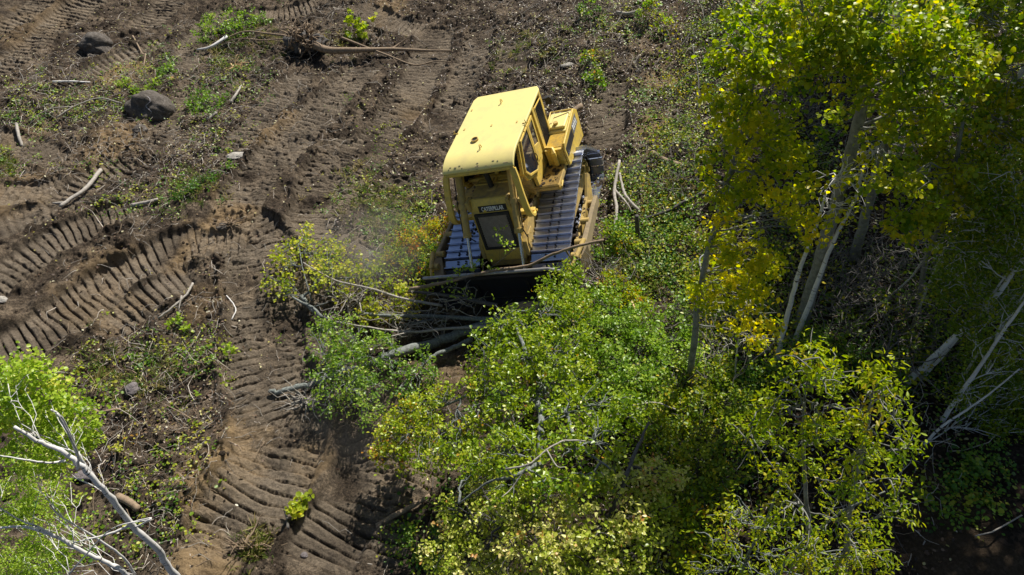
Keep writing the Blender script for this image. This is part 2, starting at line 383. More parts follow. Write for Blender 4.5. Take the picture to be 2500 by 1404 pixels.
SHAPES = {'round': ((.22, .42), (.72, .42)), 'oak': ((.35, .2), (.78, .36)), 'lance': ((.3, .2), (.65, .15)), 'ovate': ((.25, .32), (.65, .26)), 'blade': ((.3, .05), (.7, .04))}
def leaves(cen, size, v, shape='round', upb=.9, droop=.25, tipdir=None):
    n = len(cen); r = rng.normal(size=(n, 3))
    nrm = unit(unit(rng.normal(size=(n, 3))) + np.array([0, 0, upb]))
    if tipdir is not None: r = r*.5 + tipdir
    t = r - nrm*np.sum(r*nrm, 1, keepdims=True); t = unit(t) + np.array([0, 0, -droop]); t = unit(t)
    b = np.cross(nrm, t); b = unit(b); nn = np.cross(t, b)
    (l1, w1), (l2, w2) = SHAPES[shape]
    sz = (size*rng.uniform(.65, 1.25, n))[:, None]
    fold = .22
    P = np.stack([0*t, l1*t+w1*b+fold*w1*nn, l2*t+w2*b+fold*w2*nn, t-.06*nn, l2*t-w2*b+fold*w2*nn, l1*t-w1*b+fold*w1*nn], 1)*sz[:, None] + cen[:, None]
    k = np.arange(n)[:, None]*6
    f = np.stack([np.concatenate([k+0, k+3, k+2, k+1], 1), np.concatenate([k+0, k+5, k+4, k+3], 1)], 1).reshape(-1, 4)
    return P.reshape(-1, 3), f, np.repeat(np.clip(v, 0, 1), 2)

def curve(a, b, sag, jit, n=5):
    t = np.linspace(0, 1, n)[:, None]; p = a*(1-t)+b*t
    p = p + np.sin(t*PI)*np.asarray(sag)[None]; L = np.linalg.norm(b-a)
    j = rng.normal(size=(n, 3))*jit*L; j[0] = 0; j[-1] = 0
    return p+j

def nearest(P, c, upbias=.5):
    d = np.linalg.norm(P-c, axis=1) + np.maximum(P[:, 2]-c[2]+.3, 0)*upbias
    return int(np.argmin(d))

def tree(name, label, cat, trunks, blobs, leafkind='aspen_green', shape='round', lsize=.09, dens=1., bark='grey', v0=.45, vs=.2,
         group=None, clump=.17, per=22, limb=.028, twig=.007, twigs=.7, squash=.8, upb=.9, droop=.25, bare=0, shell=.5, basept=None, crown='crown', limbs=True, rs=1.):
    """trunks: [(list of world points, r0, r1)], blobs: (centre world, radius m, v offset)"""
    base = np.array(basept if basept is not None else (trunks[0][0][0] if trunks else blobs[0][0]), float)
    if not trunks: base = np.array([base[0], base[1], float(ground_z(base[0], base[1]))])
    root = empty(name, base, label, cat, group)
    tr = Tubes(); br = Tubes(); tp = []
    for pts, r0, r1 in trunks:
        P = smooth_poly(pts, 6); n = len(P)
        P[1:-1] += rng.normal(size=(n-2, 3))*r0*.12
        rr = r0+(r1-r0)*np.linspace(0, 1, n)**.8; rr[0] *= 1.25
        tr.add(P, rr, 10); tp.append(P)
    tp = np.concatenate(tp) if tp else base[None]
    LV = []; LF = []; LA = []; nv = 0
    for bl in blobs:
        c, r = np.array(bl[0], float), bl[1]*rs; dv = bl[2] if len(bl) > 2 else 0
        i = nearest(tp, c); a = tp[i]
        lp = curve(a, c, np.array([0, 0, .06*np.linalg.norm(c-a)]), .03, 7)
        br = Tubes()
        if limbs: br.add(lp, np.linspace(limb, limb*.35, 7)*(.7+.5*min(r, 1.2)), 6)
        nc = max(4, int(dens*PI*r*r/(lsize*lsize*.5*per))); u = unit(rng.normal(size=(nc, 3)))
        rad = rng.uniform(0, 1, nc)**(1/3.); rad = rad*(1-shell)+shell*rng.uniform(.72, 1.05, nc)
        cc = c + u*rad[:, None]*r*np.array([1, 1, squash])
        gzv = ground_z(cc[:, 0], cc[:, 1]); cc[:, 2] = np.maximum(cc[:, 2], gzv+.06)
        for q in cc:
            j = rng.integers(2, 7); tw = rng.uniform(0, 1) < twigs; k = rng.integers(3)
            a2 = lp[j]; cv = curve(a2, q+unit(q-c)*clump*.6, np.array([0, 0, .05]), .05, 5)
            if tw: br.add(cv, np.linspace(twig*1.5, twig*.5, 5), 4, cap=False)
            if tw and k == 0:
                e = q + unit(rng.normal(size=3))*clump*2; br.add(curve(cv[2], e, (0, 0, 0), .06, 4), np.linspace(twig, twig*.4, 4), 3, cap=False)
            if rng.uniform() < bare: continue
            m = max(3, int(per*rng.uniform(.5, 1.5)))
            d = unit(q-c+1e-3); tt = rng.uniform(-1.2, 1.2, m)[:, None]
            ax = unit(d + .6*rng.normal(size=3))
            lc = q + ax*tt*clump + rng.normal(size=(m, 3))*clump*np.array([.5, .5, .38])
            g2 = ground_z(lc[:, 0], lc[:, 1]); lc[:, 2] = np.maximum(lc[:, 2], g2+.03)
            v = v0+dv+vs*.7*rng.normal()+vs*.6*rng.normal(size=m)
            V, Fc, A = leaves(lc, lsize, v, shape, upb, droop, ax*.6)
            LV.append(V); LF.append(Fc+nv); LA.append(A); nv += len(V)
        br.build('branch' if trunks else 'stem', BM[bark], root, inv=base)
    tr.build('trunk', BM[bark], root, inv=base)
    if LV: mesh_np(crown, np.concatenate(LV), [np.concatenate(LF)], LM[leafkind], root, attr={'v': ('FACE', np.concatenate(LA))}, inv=base)
    return root

def BL(lst, h=None):
    """(px, py, height above ground, radius px[, v])"""
    out = []
    for b in lst:
        p = at(b[0], b[1], b[2]); out.append((p, b[3]/pxm(p), b[4] if len(b) > 4 else 0))
    return out
def BY(lst):
    out = []
    for b in lst:
        p = atY(b[0], b[1], b[2]); out.append((p, b[3]/pxm(p), b[4] if len(b) > 4 else 0))
    return out


# ================================================================== BULLDOZER
def metal_mat(name, col, rough, metal, dirt=.4, dcol=(.12, .085, .05), rust=None, scale=6):
    m, n, l = new_mat(name); p = n.new('ShaderNodeBsdfPrincipled')
    t = noise(n, l, scale, 7, .7); r = ramp(n, [(.44, (0, 0, 0)), (.72, (1, 1, 1))]); l.new(t.outputs[0], r.inputs[0])
    mul = n.new('ShaderNodeMath'); mul.operation = 'MULTIPLY'; mul.inputs[1].default_value = dirt; l.new(r.outputs[0], mul.inputs[0])
    mx = n.new('ShaderNodeMix'); mx.data_type = 'RGBA'; l.new(mul.outputs[0], mx.inputs[0]); mx.inputs[6].default_value = (*col, 1); mx.inputs[7].default_value = (*dcol, 1)
    col_out = mx.outputs[2]
    if rust:
        t2 = noise(n, l, 28, 6, .75); r2 = ramp(n, [(.60, (0, 0, 0)), (.68, (1, 1, 1))]); l.new(t2.outputs[0], r2.inputs[0])
        m2 = n.new('ShaderNodeMath'); m2.operation = 'MULTIPLY'; m2.inputs[1].default_value = rust; l.new(r2.outputs[0], m2.inputs[0])
        mx2 = n.new('ShaderNodeMix'); mx2.data_type = 'RGBA'; l.new(m2.outputs[0], mx2.inputs[0]); l.new(col_out, mx2.inputs[6]); mx2.inputs[7].default_value = (.13, .09, .06, 1); col_out = mx2.outputs[2]
    l.new(col_out, p.inputs['Base Color']); p.inputs['Metallic'].default_value = metal
    ra = n.new('ShaderNodeMath'); ra.operation = 'MULTIPLY_ADD'; l.new(t.outputs[0], ra.inputs[0]); ra.inputs[1].default_value = .3; ra.inputs[2].default_value = rough-.1
    l.new(ra.outputs[0], p.inputs['Roughness'])
    o = n.new('ShaderNodeOutputMaterial'); l.new(p.outputs[0], o.inputs[0]); return m
MY = metal_mat('faded yellow paint', (.72, .50, .085), .5, 0, .75, (.34, .25, .12), .6)
MR = metal_mat('pale sunlit yellow paint', (.80, .68, .245), .5, 0, .5, (.56, .46, .22), .12, 2.2)  # paler than the side paint: strong sunlight put into the colour
MYD = metal_mat('dusty yellow paint', (.52, .36, .10), .7, 0, .9, (.22, .165, .10), .6)
MAR = metal_mat('muddy arm paint', (.30, .23, .13), .8, 0, .95, (.16, .12, .085), .4)
MSH = metal_mat('polished track steel', (.50, .55, .70), .27, .9, .18, (.11, .085, .065), .5, 4)
MDK = metal_mat('dark steel', (.035, .035, .04), .5, .5, .5, (.09, .07, .05))
MBL = metal_mat('blade steel', (.07, .075, .10), .36, .7, .7, (.06, .045, .035), .4, 3)
MCH = metal_mat('chrome rod', (.55, .57, .62), .2, 1, .1)
MGU = metal_mat('black rubber and plastic', (.012, .012, .013), .6, 0, .4)
MWORN = metal_mat('worn bright edge', (.36, .35, .34), .4, .8, .5)
def glass_mat():
    m, n, l = new_mat('dark cab glass'); p = n.new('ShaderNodeBsdfPrincipled'); p.inputs['Base Color'].default_value = (.012, .018, .035, 1)
    p.inputs['Roughness'].default_value = .08; p.inputs['Specular IOR Level'].default_value = .7
    o = n.new('ShaderNodeOutputMaterial'); l.new(p.outputs[0], o.inputs[0]); return m
MGL = glass_mat()
def plain(name, c, rough=.6, metal=0):
    m, n, l = new_mat(name); p = n.new('ShaderNodeBsdfPrincipled'); t = noise(n, l, 9, 4)
    r = ramp(n, [(.3, tuple(x*.8 for x in c)), (.7, tuple(min(1, x*1.15) for x in c))]); l.new(t.outputs[0], r.inputs[0]); l.new(r.outputs[0], p.inputs['Base Color'])
    p.inputs['Roughness'].default_value = rough; p.inputs['Metallic'].default_value = metal
    o = n.new('ShaderNodeOutputMaterial'); l.new(p.outputs[0], o.inputs[0]); return m
MWH = plain('white lettering paint', (.8, .8, .78)); MRED = plain('red lamp', (.5, .03, .02)); MSEAT = plain('seat fabric', (.03, .03, .035), .9)

import bmesh
class MB:
    def __init__(s): s.b = bmesh.new()
    def box(s, x0, x1, y0, y1, z0, z1, rot=None, org=None):
        r = bmesh.ops.create_cube(s.b, size=1)['verts']
        for v in r:
            v.co = Vector(((x0+x1)/2+v.co.x*(x1-x0), (y0+y1)/2+v.co.y*(y1-y0), (z0+z1)/2+v.co.z*(z1-z0)))
            if rot is not None: v.co = org + rot @ (v.co-org)
        return s
    def prism(s, poly, y0, y1, ax='y'):
        """poly in xz (ax y) / xy (ax z) / yz (ax x)"""
        def P(a, b, t): return {'y': (a, t, b), 'z': (a, b, t), 'x': (t, a, b)}[ax]
        A = [s.b.verts.new(P(a, b, y0)) for a, b in poly]; B = [s.b.verts.new(P(a, b, y1)) for a, b in poly]
        n = len(poly)
        s.b.faces.new(A); s.b.faces.new(B[::-1])
        for i in range(n): s.b.faces.new((A[i], B[i], B[(i+1) % n], A[(i+1) % n]))
        return s
    def loft(s, A_, B_):
        A = [s.b.verts.new(p) for p in A_]; B = [s.b.verts.new(p) for p in B_]; n = len(A)
        s.b.faces.new(A); s.b.faces.new(B[::-1])
        for i in range(n): s.b.faces.new((A[i], B[i], B[(i+1) % n], A[(i+1) % n]))
        return s
    def tube(s, pts, rad, k=12):
        pts = [Vector(p) for p in pts]; n = len(pts); rad = [rad]*n if not hasattr(rad, '__len__') else rad
        rings = []
        for i, p in enumerate(pts):
            t = (pts[min(i+1, n-1)]-pts[max(i-1, 0)]).normalized(); a = Vector((0, 0, 1)) if abs(t.z) < .8 else Vector((1, 0, 0))
            u = t.cross(a).normalized(); v = t.cross(u)
            rings.append([s.b.verts.new(p+rad[i]*(math.cos(2*PI*j/k)*u+math.sin(2*PI*j/k)*v)) for j in range(k)])
        for i in range(n-1):
            for j in range(k): s.b.faces.new((rings[i][j], rings[i][(j+1) % k], rings[i+1][(j+1) % k], rings[i+1][j]))
        s.b.faces.new(rings[0]); s.b.faces.new(rings[-1][::-1]); return s
    def bar(s, pts, w, h, side=(0, 1, 0)):
        """flat bar along pts: width w along side, thickness h"""
        pts = [Vector(p) for p in pts]; n = len(pts); sv = Vector(side); rings = []
        for i, p in enumerate(pts):
            t = (pts[min(i+1, n-1)]-pts[max(i-1, 0)]).normalized(); u = (sv - t*sv.dot(t)).normalized(); v = t.cross(u)
            rings.append([s.b.verts.new(p+a*u*w/2+b*v*h/2) for a, b in ((1, 1), (-1, 1), (-1, -1), (1, -1))])
        for i in range(n-1):
            for j in range(4): s.b.faces.new((rings[i][j], rings[i][(j+1) % 4], rings[i+1][(j+1) % 4], rings[i+1][j]))
        s.b.faces.new(rings[0]); s.b.faces.new(rings[-1][::-1]); return s
    def build(s, name, mat, parent, bevel=.012, smooth=False, label=None):
        bmesh.ops.recalc_face_normals(s.b, faces=s.b.faces)
        me = bpy.data.meshes.new(name); s.b.to_mesh(me); s.b.free()
        if smooth:
            me.polygons.foreach_set('use_smooth', [True]*len(me.polygons))
            try: me.set_sharp_from_angle(angle=math.radians(40))
            except Exception: pass
        me.materials.append(mat); o = bpy.data.objects.new(name, me); C.objects.link(o); o.parent = parent
        if bevel:
            m = o.modifiers.new('bevel', 'BEVEL'); m.width = bevel; m.segments = 2; m.limit_method = 'ANGLE'; m.angle_limit = math.radians(35)
        if label: o['label'] = label
        return o

dz = empty('bulldozer', (0, 0, 0), 'yellow crawler bulldozer pushing over a tree at the edge of the woods', 'bulldozer')
dz.matrix_world = DZ

# ---- tracks
def hull2(circles):
    pts = [(cx+r*math.cos(a), cz+r*math.sin(a)) for cx, cz, r in circles for a in np.linspace(0, 2*PI, 90, endpoint=False)]
    pts = sorted(set(pts))
    def half(p):
        h = []
        for q in p:
            while len(h) > 1 and (h[-1][0]-h[-2][0])*(q[1]-h[-2][1])-(h[-1][1]-h[-2][1])*(q[0]-h[-2][0]) <= 0: h.pop()
            h.append(q)
        return h[:-1]
    return np.array(half(pts)+half(pts[::-1]))
WH = [(-1.02, .40, .36), (-.28, .98, .42), (2.28, .39, .35)]
def track(yc, name_side):
    root = MB()
    loop = hull2(WH); loop = np.vstack([loop, loop[:1]])
    seg = np.linalg.norm(np.diff(loop, axis=0), axis=1); L = np.concatenate([[0], np.cumsum(seg)]); n = int(round(L[-1]/.205)); p = L[-1]/n
    b = MB(); ch = MB()
    for i in range(n):
        s0 = (i+.35)*p
        a = np.array([np.interp(s0-p*.49, L, loop[:, k], period=L[-1]) for k in (0, 1)]) if False else None
        def pos(s):
            s = s % L[-1]; return np.array([np.interp(s, L, loop[:, 0]), np.interp(s, L, loop[:, 1])])
        A, B = pos(s0-p/2), pos(s0+p/2); t = (B-A)/np.linalg.norm(B-A); nrm = np.array([t[1], -t[0]]); c = (A+B)/2
        def prof(u0, u1, h0, h1, y0, y1):
            q = [c+t*u0+nrm*h0, c+t*u1+nrm*h0, c+t*u1+nrm*h1, c+t*u0+nrm*h1]; b.prism([tuple(k) for k in q], y0, y1)
        yi, yo = yc-.455, yc+.455
        jj = rng.uniform(-.004, .004)
        prof(-p*.47, p*.47, .030, .050, yi+jj, yo+jj)
        q = [c+t*(-p*.47)+nrm*.052, c+t*(-p*.47+.038)+nrm*.052, c+t*(-p*.47+.026)+nrm*.128, c+t*(-p*.47+.004)+nrm*.128]
        b.prism([tuple(k) for k in q], yi+jj+.004, yo+jj-.004)
        for yy in (-.17, -.07, .07, .17):
            for uu in (.0, .055):
                if abs(yy) > .1 and True:
                    cc = c+t*(uu+.0)+nrm*.052
                    if uu == .0 or abs(yy) > .1:
                        e0 = Vector((cc[0], yc+yy*.62, cc[1])); nn = Vector((nrm[0], 0, nrm[1]))
                        ch.tube([e0, e0+nn*.035], .022, 6)
        # links
        for yy in (-.10, .10):
            q = [c+t*(-p*.5)+nrm*-.06, c+t*(p*.5)+nrm*-.06, c+t*(p*.5)+nrm*.028, c+t*(-p*.5)+nrm*.028]
            ch.prism([tuple(k) for k in q], yc+yy-.03, yc+yy+.03)
    belt = b.build('track_belt', MSH, dz, 0)
    ch.build('track_chain', MDK, belt, 0)
    for (cx, cz, r), nm in zip(WH, ('idler_wheel', 'drive_sprocket', 'idler_wheel')):
        m = MB(); r2 = r-.065
        m.tube([(cx, yc-.06, cz), (cx, yc+.06, cz)], r2, 32); m.tube([(cx, yc-.12, cz), (cx, yc+.12, cz)], r2*.62, 24); m.tube([(cx, yc-.17, cz), (cx, yc+.17, cz)], r2*.25, 16)
        m.build(nm, MYD, dz, .006)
    for k in range(6):
        m = MB(); cx = -.55+k*.47; m.tube([(cx, yc-.15, .17), (cx, yc+.15, .17)], .11, 18); m.tube([(cx, yc-.18, .17), (cx, yc+.18, .17)], .05, 12); m.build('track_roller', MDK, dz, .006)
    m = MB(); m.prism([(-.9, .28), (2.1, .28), (2.05, .55), (1.2, .62), (.4, .70), (-.2, .60), (-.9, .5)], yc-.11, yc+.11)
    m.build('track_frame', MYD, dz)
track(1.11, 'l'); track(-1.11, 'r')
# outer guard and push arms, left and right
for s in (1, -1):
    m = MB(); m.prism([(.35, .42), (2.45, .35), (2.52, .62), (1.5, .70), (.62, .80), (.12, 1.12), (.02, 1.0)], s*1.575, s*1.655); m.build('track_guard', MYD, dz)
    m = MB(); m.tube([(.72, s*1.60, .66), (.72, s*1.86, .66)], .085, 20); m.tube([(.72, s*1.86, .66), (.72, s*1.90, .66)], .11, 20); m.build('trunnion', MYD, dz, .006)
    m = MB()
    m.loft([(.62, s*1.80, .60), (.62, s*1.90, .60), (.62, s*1.90, .82), (.62, s*1.80, .82)], [(2.30, s*1.80, .50), (2.30, s*1.92, .50), (2.30, s*1.92, .82), (2.30, s*1.80, .82)])
    m.loft([(2.29, s*1.70, .40), (2.29, s*1.96, .40), (2.29, s*1.96, .80), (2.29, s*1.70, .80)], [(2.98, s*1.46, .25), (2.98, s*1.72, .25), (2.98, s*1.72, .62), (2.98, s*1.46, .62)])
    m.box(.9, 2.2, s*1.81-.003, s*1.90+.003, .80, .835)
    arm = m.build('push_arm', MAR, dz)
    for xx in (1.5, 2.2, 2.62):
        m = MB(); m.tube([(xx, s*1.66, .80), (xx, s*1.86, .80)], .075, 16); m.build('hose_boss', MYD, arm, .006)
    m = MB(); m.tube([(2.25, s*1.90, .92), (2.75, s*1.80, .86)], .055, 12); m.tube([(2.75, s*1.80, .86), (3.06, s*1.70, .80)], .032, 10); m.build('tilt_brace', MYD, arm, .004)
# ---- hull
m = MB(); m.box(-1.15, 2.25, -.50, .50, .32, 1.25); m.box(2.25, 2.38, -.46, .46, .45, .66); m.build('hull', MYD, dz, .02)
m = MB(); m.box(-1.45, -1.15, -.7, .7, .55, 1.5); m.build('rear_housing', MYD, dz, .03)
for s in (1, -1):
    m = MB(); m.prism([(.95, .62), (2.2, .50), (2.38, .70), (2.30, 1.05), (1.75, 1.30), (.95, 1.38)], s*.505, s*.60)
    for (xx, zz) in ((1.1, 1.25), (1.4, 1.22), (1.6, .7), (1.3, .7), (1.0, .75)): m.tube([(xx, s*.595, zz), (xx, s*.615, zz)], .016, 6)
    sp = m.build('side_plate', MYD, dz, .006)
    m = MB(); m.prism([(1.75, .62), (2.25, .58), (2.25, .98), (2.12, 1.12), (1.85, 1.12)], s*.602, s*.628)
    for (xx, zz) in ((1.85, .7), (1.85, .9), (2.15, .68), (2.15, .92), (1.98, 1.05)): m.tube([(xx, s*.62, zz), (xx, s*.645, zz)], .014, 6)
    m.build('access_cover', MYD, sp, .004)
# ---- hood and nose
HZ = 2.14
m = MB(); m.prism([(.95, 1.25), (1.95, 1.25), (1.95, HZ), (.95, HZ+.04)], -.47, .47); hood = m.build('hood', MYD, dz, .03)
m = MB(); m.box(1.05, 1.42, -.40, -.05, HZ+.033, HZ+.05); m.box(1.05, 1.42, .08, .42, HZ+.033, HZ+.05); m.box(1.48, 1.52, -.46, .46, HZ+.02, HZ+.05); m.box(1.02, 1.5, -.02, .04, HZ+.03, HZ+.06); m.build('hood_panel', MY, hood, .006)
for s in (1, -1):
    m = MB()
    for k in range(9): m.box(1.05+k*.09, 1.10+k*.09, s*.472, s*.488, 1.45, 1.95)
    m.build('side_louvre', MYD, hood, 0)
# nose: slanted front
fx0, fz0, fx1, fz1 = 2.08, HZ, 2.40, .64
def fr(z): return fx0+(fz0-z)/(fz0-fz1)*(fx1-fx0)
m = MB(); m.prism([(1.953, 1.0), (1.953, HZ+.02), (fr(HZ)-.06, HZ+.02), (fr(2.0), 2.0), (fr(.62), .62), (1.953, .62)], -.50, .50); nose = m.build('radiator_guard', MY, dz, .03)
m = MB(); m.loft([(fr(1.84)+.002, -.40, 1.84), (fr(1.84)+.002, .40, 1.84), (fr(.98)+.002, .42, .98), (fr(.98)+.002, -.42, .98)][::1], [(fr(1.84)+.03, -.39, 1.83), (fr(1.84)+.03, .39, 1.83), (fr(.98)+.03, .41, .99), (fr(.98)+.03, -.41, .99)]); m.build('grille_frame', MGU, nose, .006)
# perforated grille: a sheet with real openings laid over a dark backing
m = MB(); gx = []
rows, cols = 26, 22
zt, zb = 1.79, 1.04
for r_ in range(rows+1):
    z = zt+(zb-zt)*r_/rows
    m.loft([(fr(z)+.034, -.34, z-.006), (fr(z)+.034, .34, z-.006), (fr(z)+.034, .34, z+.006), (fr(z)+.034, -.34, z+.006)], [(fr(z)+.044, -.34, z-.006), (fr(z)+.044, .34, z-.006), (fr(z)+.044, .34, z+.006), (fr(z)+.044, -.34, z+.006)])
for c_ in range(cols*2+1):
    y = -.34+.68*c_/(cols*2)
    for r_ in range(rows):
        if (r_+c_) % 2: continue
        z0 = zt+(zb-zt)*r_/rows; z1 = zt+(zb-zt)*(r_+1)/rows
        m.loft([(fr(z0)+.035, y-.006, z0), (fr(z0)+.035, y+.006, z0), (fr(z1)+.035, y+.006, z1), (fr(z1)+.035, y-.006, z1)], [(fr(z0)+.043, y-.006, z0), (fr(z0)+.043, y+.006, z0), (fr(z1)+.043, y+.006, z1), (fr(z1)+.043, y-.006, z1)])
m.build('grille_mesh', plain('grille steel', (.42, .36, .31), .5, .3), nose, 0)
m = MB(); m.box(fr(1.86), fr(1.86)+.06, -.42, -.36, .98, 1.86, Matrix.Rotation(-math.atan((fx1-fx0)/(fz0-fz1)), 3, 'Y'), Vector((fr(1.86), 0, 1.86))); m.box(fr(1.86), fr(1.86)+.06, .36, .42, .98, 1.86, Matrix.Rotation(-math.atan((fx1-fx0)/(fz0-fz1)), 3, 'Y'), Vector((fr(1.86), 0, 1.86)))
m.loft([(fr(1.86), -.42, 1.86), (fr(1.86), .42, 1.86), (fr(1.80), .42, 1.80), (fr(1.80), -.42, 1.80)], [(fr(1.86)+.06, -.42, 1.86), (fr(1.86)+.06, .42, 1.86), (fr(1.80)+.06, .42, 1.80), (fr(1.80)+.06, -.42, 1.80)])
m.loft([(fr(1.02), -.42, 1.02), (fr(1.02), .42, 1.02), (fr(.97), .42, .97), (fr(.97), -.42, .97)], [(fr(1.02)+.06, -.42, 1.02), (fr(1.02)+.06, .42, 1.02), (fr(.97)+.06, .42, .97), (fr(.97)+.06, -.42, .97)])
m.build('grille_surround', MGU, nose, .008)
# name plate above the grille
sx = (fx1-fx0)/(fz0-fz1); th = math.atan(sx)
m = MB(); m.loft([(fr(2.03)+.001, -.28, 2.03), (fr(2.03)+.001, .40, 2.03), (fr(1.885)+.001, .40, 1.885), (fr(1.885)+.001, -.28, 1.885)], [(fr(2.03)+.012, -.28, 2.03), (fr(2.03)+.012, .40, 2.03), (fr(1.885)+.012, .40, 1.885), (fr(1.885)+.012, -.28, 1.885)])
npl = m.build('name_plate', MGU, nose, 0)
tc = bpy.data.curves.new('lettering', 'FONT'); tc.body = 'CATERPILLAR'; tc.size = .14; tc.extrude = .003; tc.offset = .0035; tc.align_x = 'CENTER'; tc.align_y = 'CENTER'
to = bpy.data.objects.new('lettering_source', tc); C.objects.link(to)
bpy.context.view_layer.update()
me = bpy.data.meshes.new_from_object(to.evaluated_get(bpy.context.evaluated_depsgraph_get())); bpy.data.objects.remove(to)
# text local x -> +Y, text y -> up the slanted face, normal -> forward
ux = Vector((0, 1, 0)); uy = Vector((-sx, 0, 1)).normalized(); un = ux.cross(uy)
wd = max(v.co.x for v in me.vertices)-min(v.co.x for v in me.vertices); kx = .54/wd
o0 = Vector((fr(1.957)+.017, .06, 1.957))
for v in me.vertices: v.co = o0+ux*v.co.x*kx+uy*v.co.y+un*v.co.z
me.materials.clear(); me.materials.append(MWH)
lt = bpy.data.objects.new('lettering', me); C.objects.link(lt); lt.parent = npl
m = MB(); m.prism([(-.045, 0), (.045, 0), (0, .05)], 0, .004, 'z')
for v in m.b.verts: v.co = o0+ux*(v.co.x-.195)+uy*(v.co.y-.055)+un*(v.co.z+.006)
m.build('emblem', plain('yellow badge', (.8, .55, .05)), npl, 0)
# exhaust
m = MB(); m.tube([(1.62, -.02, HZ), (1.62, -.02, HZ+.045)], .13, 24); m.build('stack_collar', MYD, hood, .006)
m = MB(); m.tube([(1.62, -.02, HZ+.02), (1.62, -.02, 2.78), (1.58, -.02, 2.88), (1.50, -.02, 2.93)], .062, 18); m.build('exhaust_stack', MGU, dz, 0, True)

# ---- cab
m = MB()   # lower cab body and floor
m.prism([(-.95, 1.25), (1.0, 1.25), (1.0, 1.5), (1.30, 2.10), (1.14, 2.16), (.98, 1.98), (-.95, 1.95)], -.66, .66)
m.build('cab_base', MYD, dz, .02)
YS = .79
def pane(poly, y0, y1, name, mat, parent, bev=.004, label=None):
    return MB().prism(poly, y0, y1).build(name, mat, parent, bev, label=label)
def ringframe(poly, inner, y0, y1, name, mat, parent):
    m = MB(); n = len(poly); b = m.b
    def mk(pl, y): return [b.verts.new((x, y, z)) for x, z in pl]
    A, B, Ci, D = mk(poly, y0), mk(poly, y1), mk(inner, y0), mk(inner, y1)
    for i in range(n):
        j = (i+1) % n
        b.faces.new((A[i], A[j], Ci[j], Ci[i])); b.faces.new((B[i], B[j], D[j], D[i])); b.faces.new((A[i], A[j], B[j], B[i])); b.faces.new((Ci[i], Ci[j], D[j], D[i]))
    return m.build(name, mat, parent, .008)
cab = MB()
cab.box(-.78, -.68, -.80, .80, 1.9, 2.98)      # rear header/pillars kept as an open frame below
cab.b.clear()
for s in (1, -1):
    y0, y1 = (s*.72, s*.80)
    # structural posts
    cab.bar([(-.05, s*.78, 2.99), (.10, s*.80, 1.90)], .10, .14); cab.bar([(-.72, s*.78, 2.99), (-.50, s*.82, 1.95)], .09, .12)
    cab.bar([(1.18, s*.76, 2.99), (1.52, s*.76, 2.33), (1.34, s*.76, 2.05), (.98, s*.76, 1.90)], .08, .09)
    cab.box(-.7, 1.2, s*.73, s*.80, 2.93, 2.995)
    cab.box(-.5, 1.0, s*.70, s*.79, 1.56, 1.93)
cab.box(-.74, -.66, -.80, .80, 2.2, 2.28); cab.box(1.12, 1.18, -.72, .72, 2.86, 2.985); cab.box(1.22, 1.30, -.72, .72, 2.12, 2.2)
cab.box(1.14, 1.2, -.05, .05, 2.18, 2.87)
cabo = cab.build('cab_frame', MY, dz, .014)
for s in (1, -1):
    outer = [(.62, 2.93), (1.17, 2.93), (1.50, 2.33), (1.33, 2.10), (.84, 1.88), (.70, 1.94)]
    inner = [(.67, 2.89), (1.15, 2.89), (1.45, 2.35), (1.30, 2.15), (.87, 1.94), (.76, 1.98)]
    d = ringframe(outer, inner, s*.80, s*.845, 'cab_door', MY, dz)
    pane(inner, s*.815, s*.828, 'door_glass', MGL, d, 0)
    m = MB(); m.tube([(.76, s*.87, 2.3), (.76, s*.89, 2.22), (.80, s*.87, 2.12)], .012, 8); m.build('door_handle', MGU, d, 0)
    outer = [(.16, 2.92), (.60, 2.92), (.66, 2.0), (.30, 2.0)]; inner = [(.24, 2.85), (.50, 2.85), (.57, 2.38), (.32, 2.30)]
    d = ringframe(outer, inner, s*.80, s*.84, 'cab_side_panel', MY, dz); pane(inner, s*.812, s*.824, 'side_glass', MGL, d, 0)
    # expanded mesh screen behind the rear post
    m = MB(); P0 = [(-.12, 2.90), (-.62, 2.86), (-.44, 1.86), (.03, 1.86)]
    def q(u, v):
        a = np.array(P0[0])*(1-u)+np.array(P0[1])*u; b = np.array(P0[3])*(1-u)+np.array(P0[2])*u; return a*(1-v)+b*v
    for k in range(-9, 12):
        for sg in (1, -1):
            pts = []
            for v in np.linspace(0, 1, 40):
                u = (k/9. + sg*v*1.1) if sg > 0 else (k/9.+1 - v*1.1)
                if 0 <= u <= 1: pts.append(q(u, v))
            if len(pts) > 1: m.bar([(pts[0][0], s*.83, pts[0][1]), (pts[-1][0], s*.83, pts[-1][1])], .012, .012)
    m.build('mesh_screen', MDK, dz, 0)
    m = MB(); m.bar([(-.12, s*.83, 2.90), (-.62, s*.83, 2.86), (-.44, s*.83, 1.86), (.03, s*.83, 1.86), (-.12, s*.83, 2.90)], .03, .03); m.build('screen_frame', MY, dz, .004)
# windscreens
m = MB(); m.box(1.15, 1.165, -.70, -.052, 2.2, 2.86); m.box(1.15, 1.165, .052, .70, 2.2, 2.86); m.build('windscreen', MGL, dz, 0)
m = MB(); m.box(-.72, -.70, -.76, .76, 2.28, 2.95); m.build('rear_screen', MGL, dz, 0)
m = MB(); m.box(-.2, .3, -.28, .28, 1.96, 2.15); m.box(-.3, -.18, -.28, .28, 2.1, 2.65); m.build('seat', MSEAT, dz, .04)
m = MB(); m.box(-.60, -.55, -.5, .4, 2.5, 2.62); m.build('work_light_bar', MRED, dz, .01)

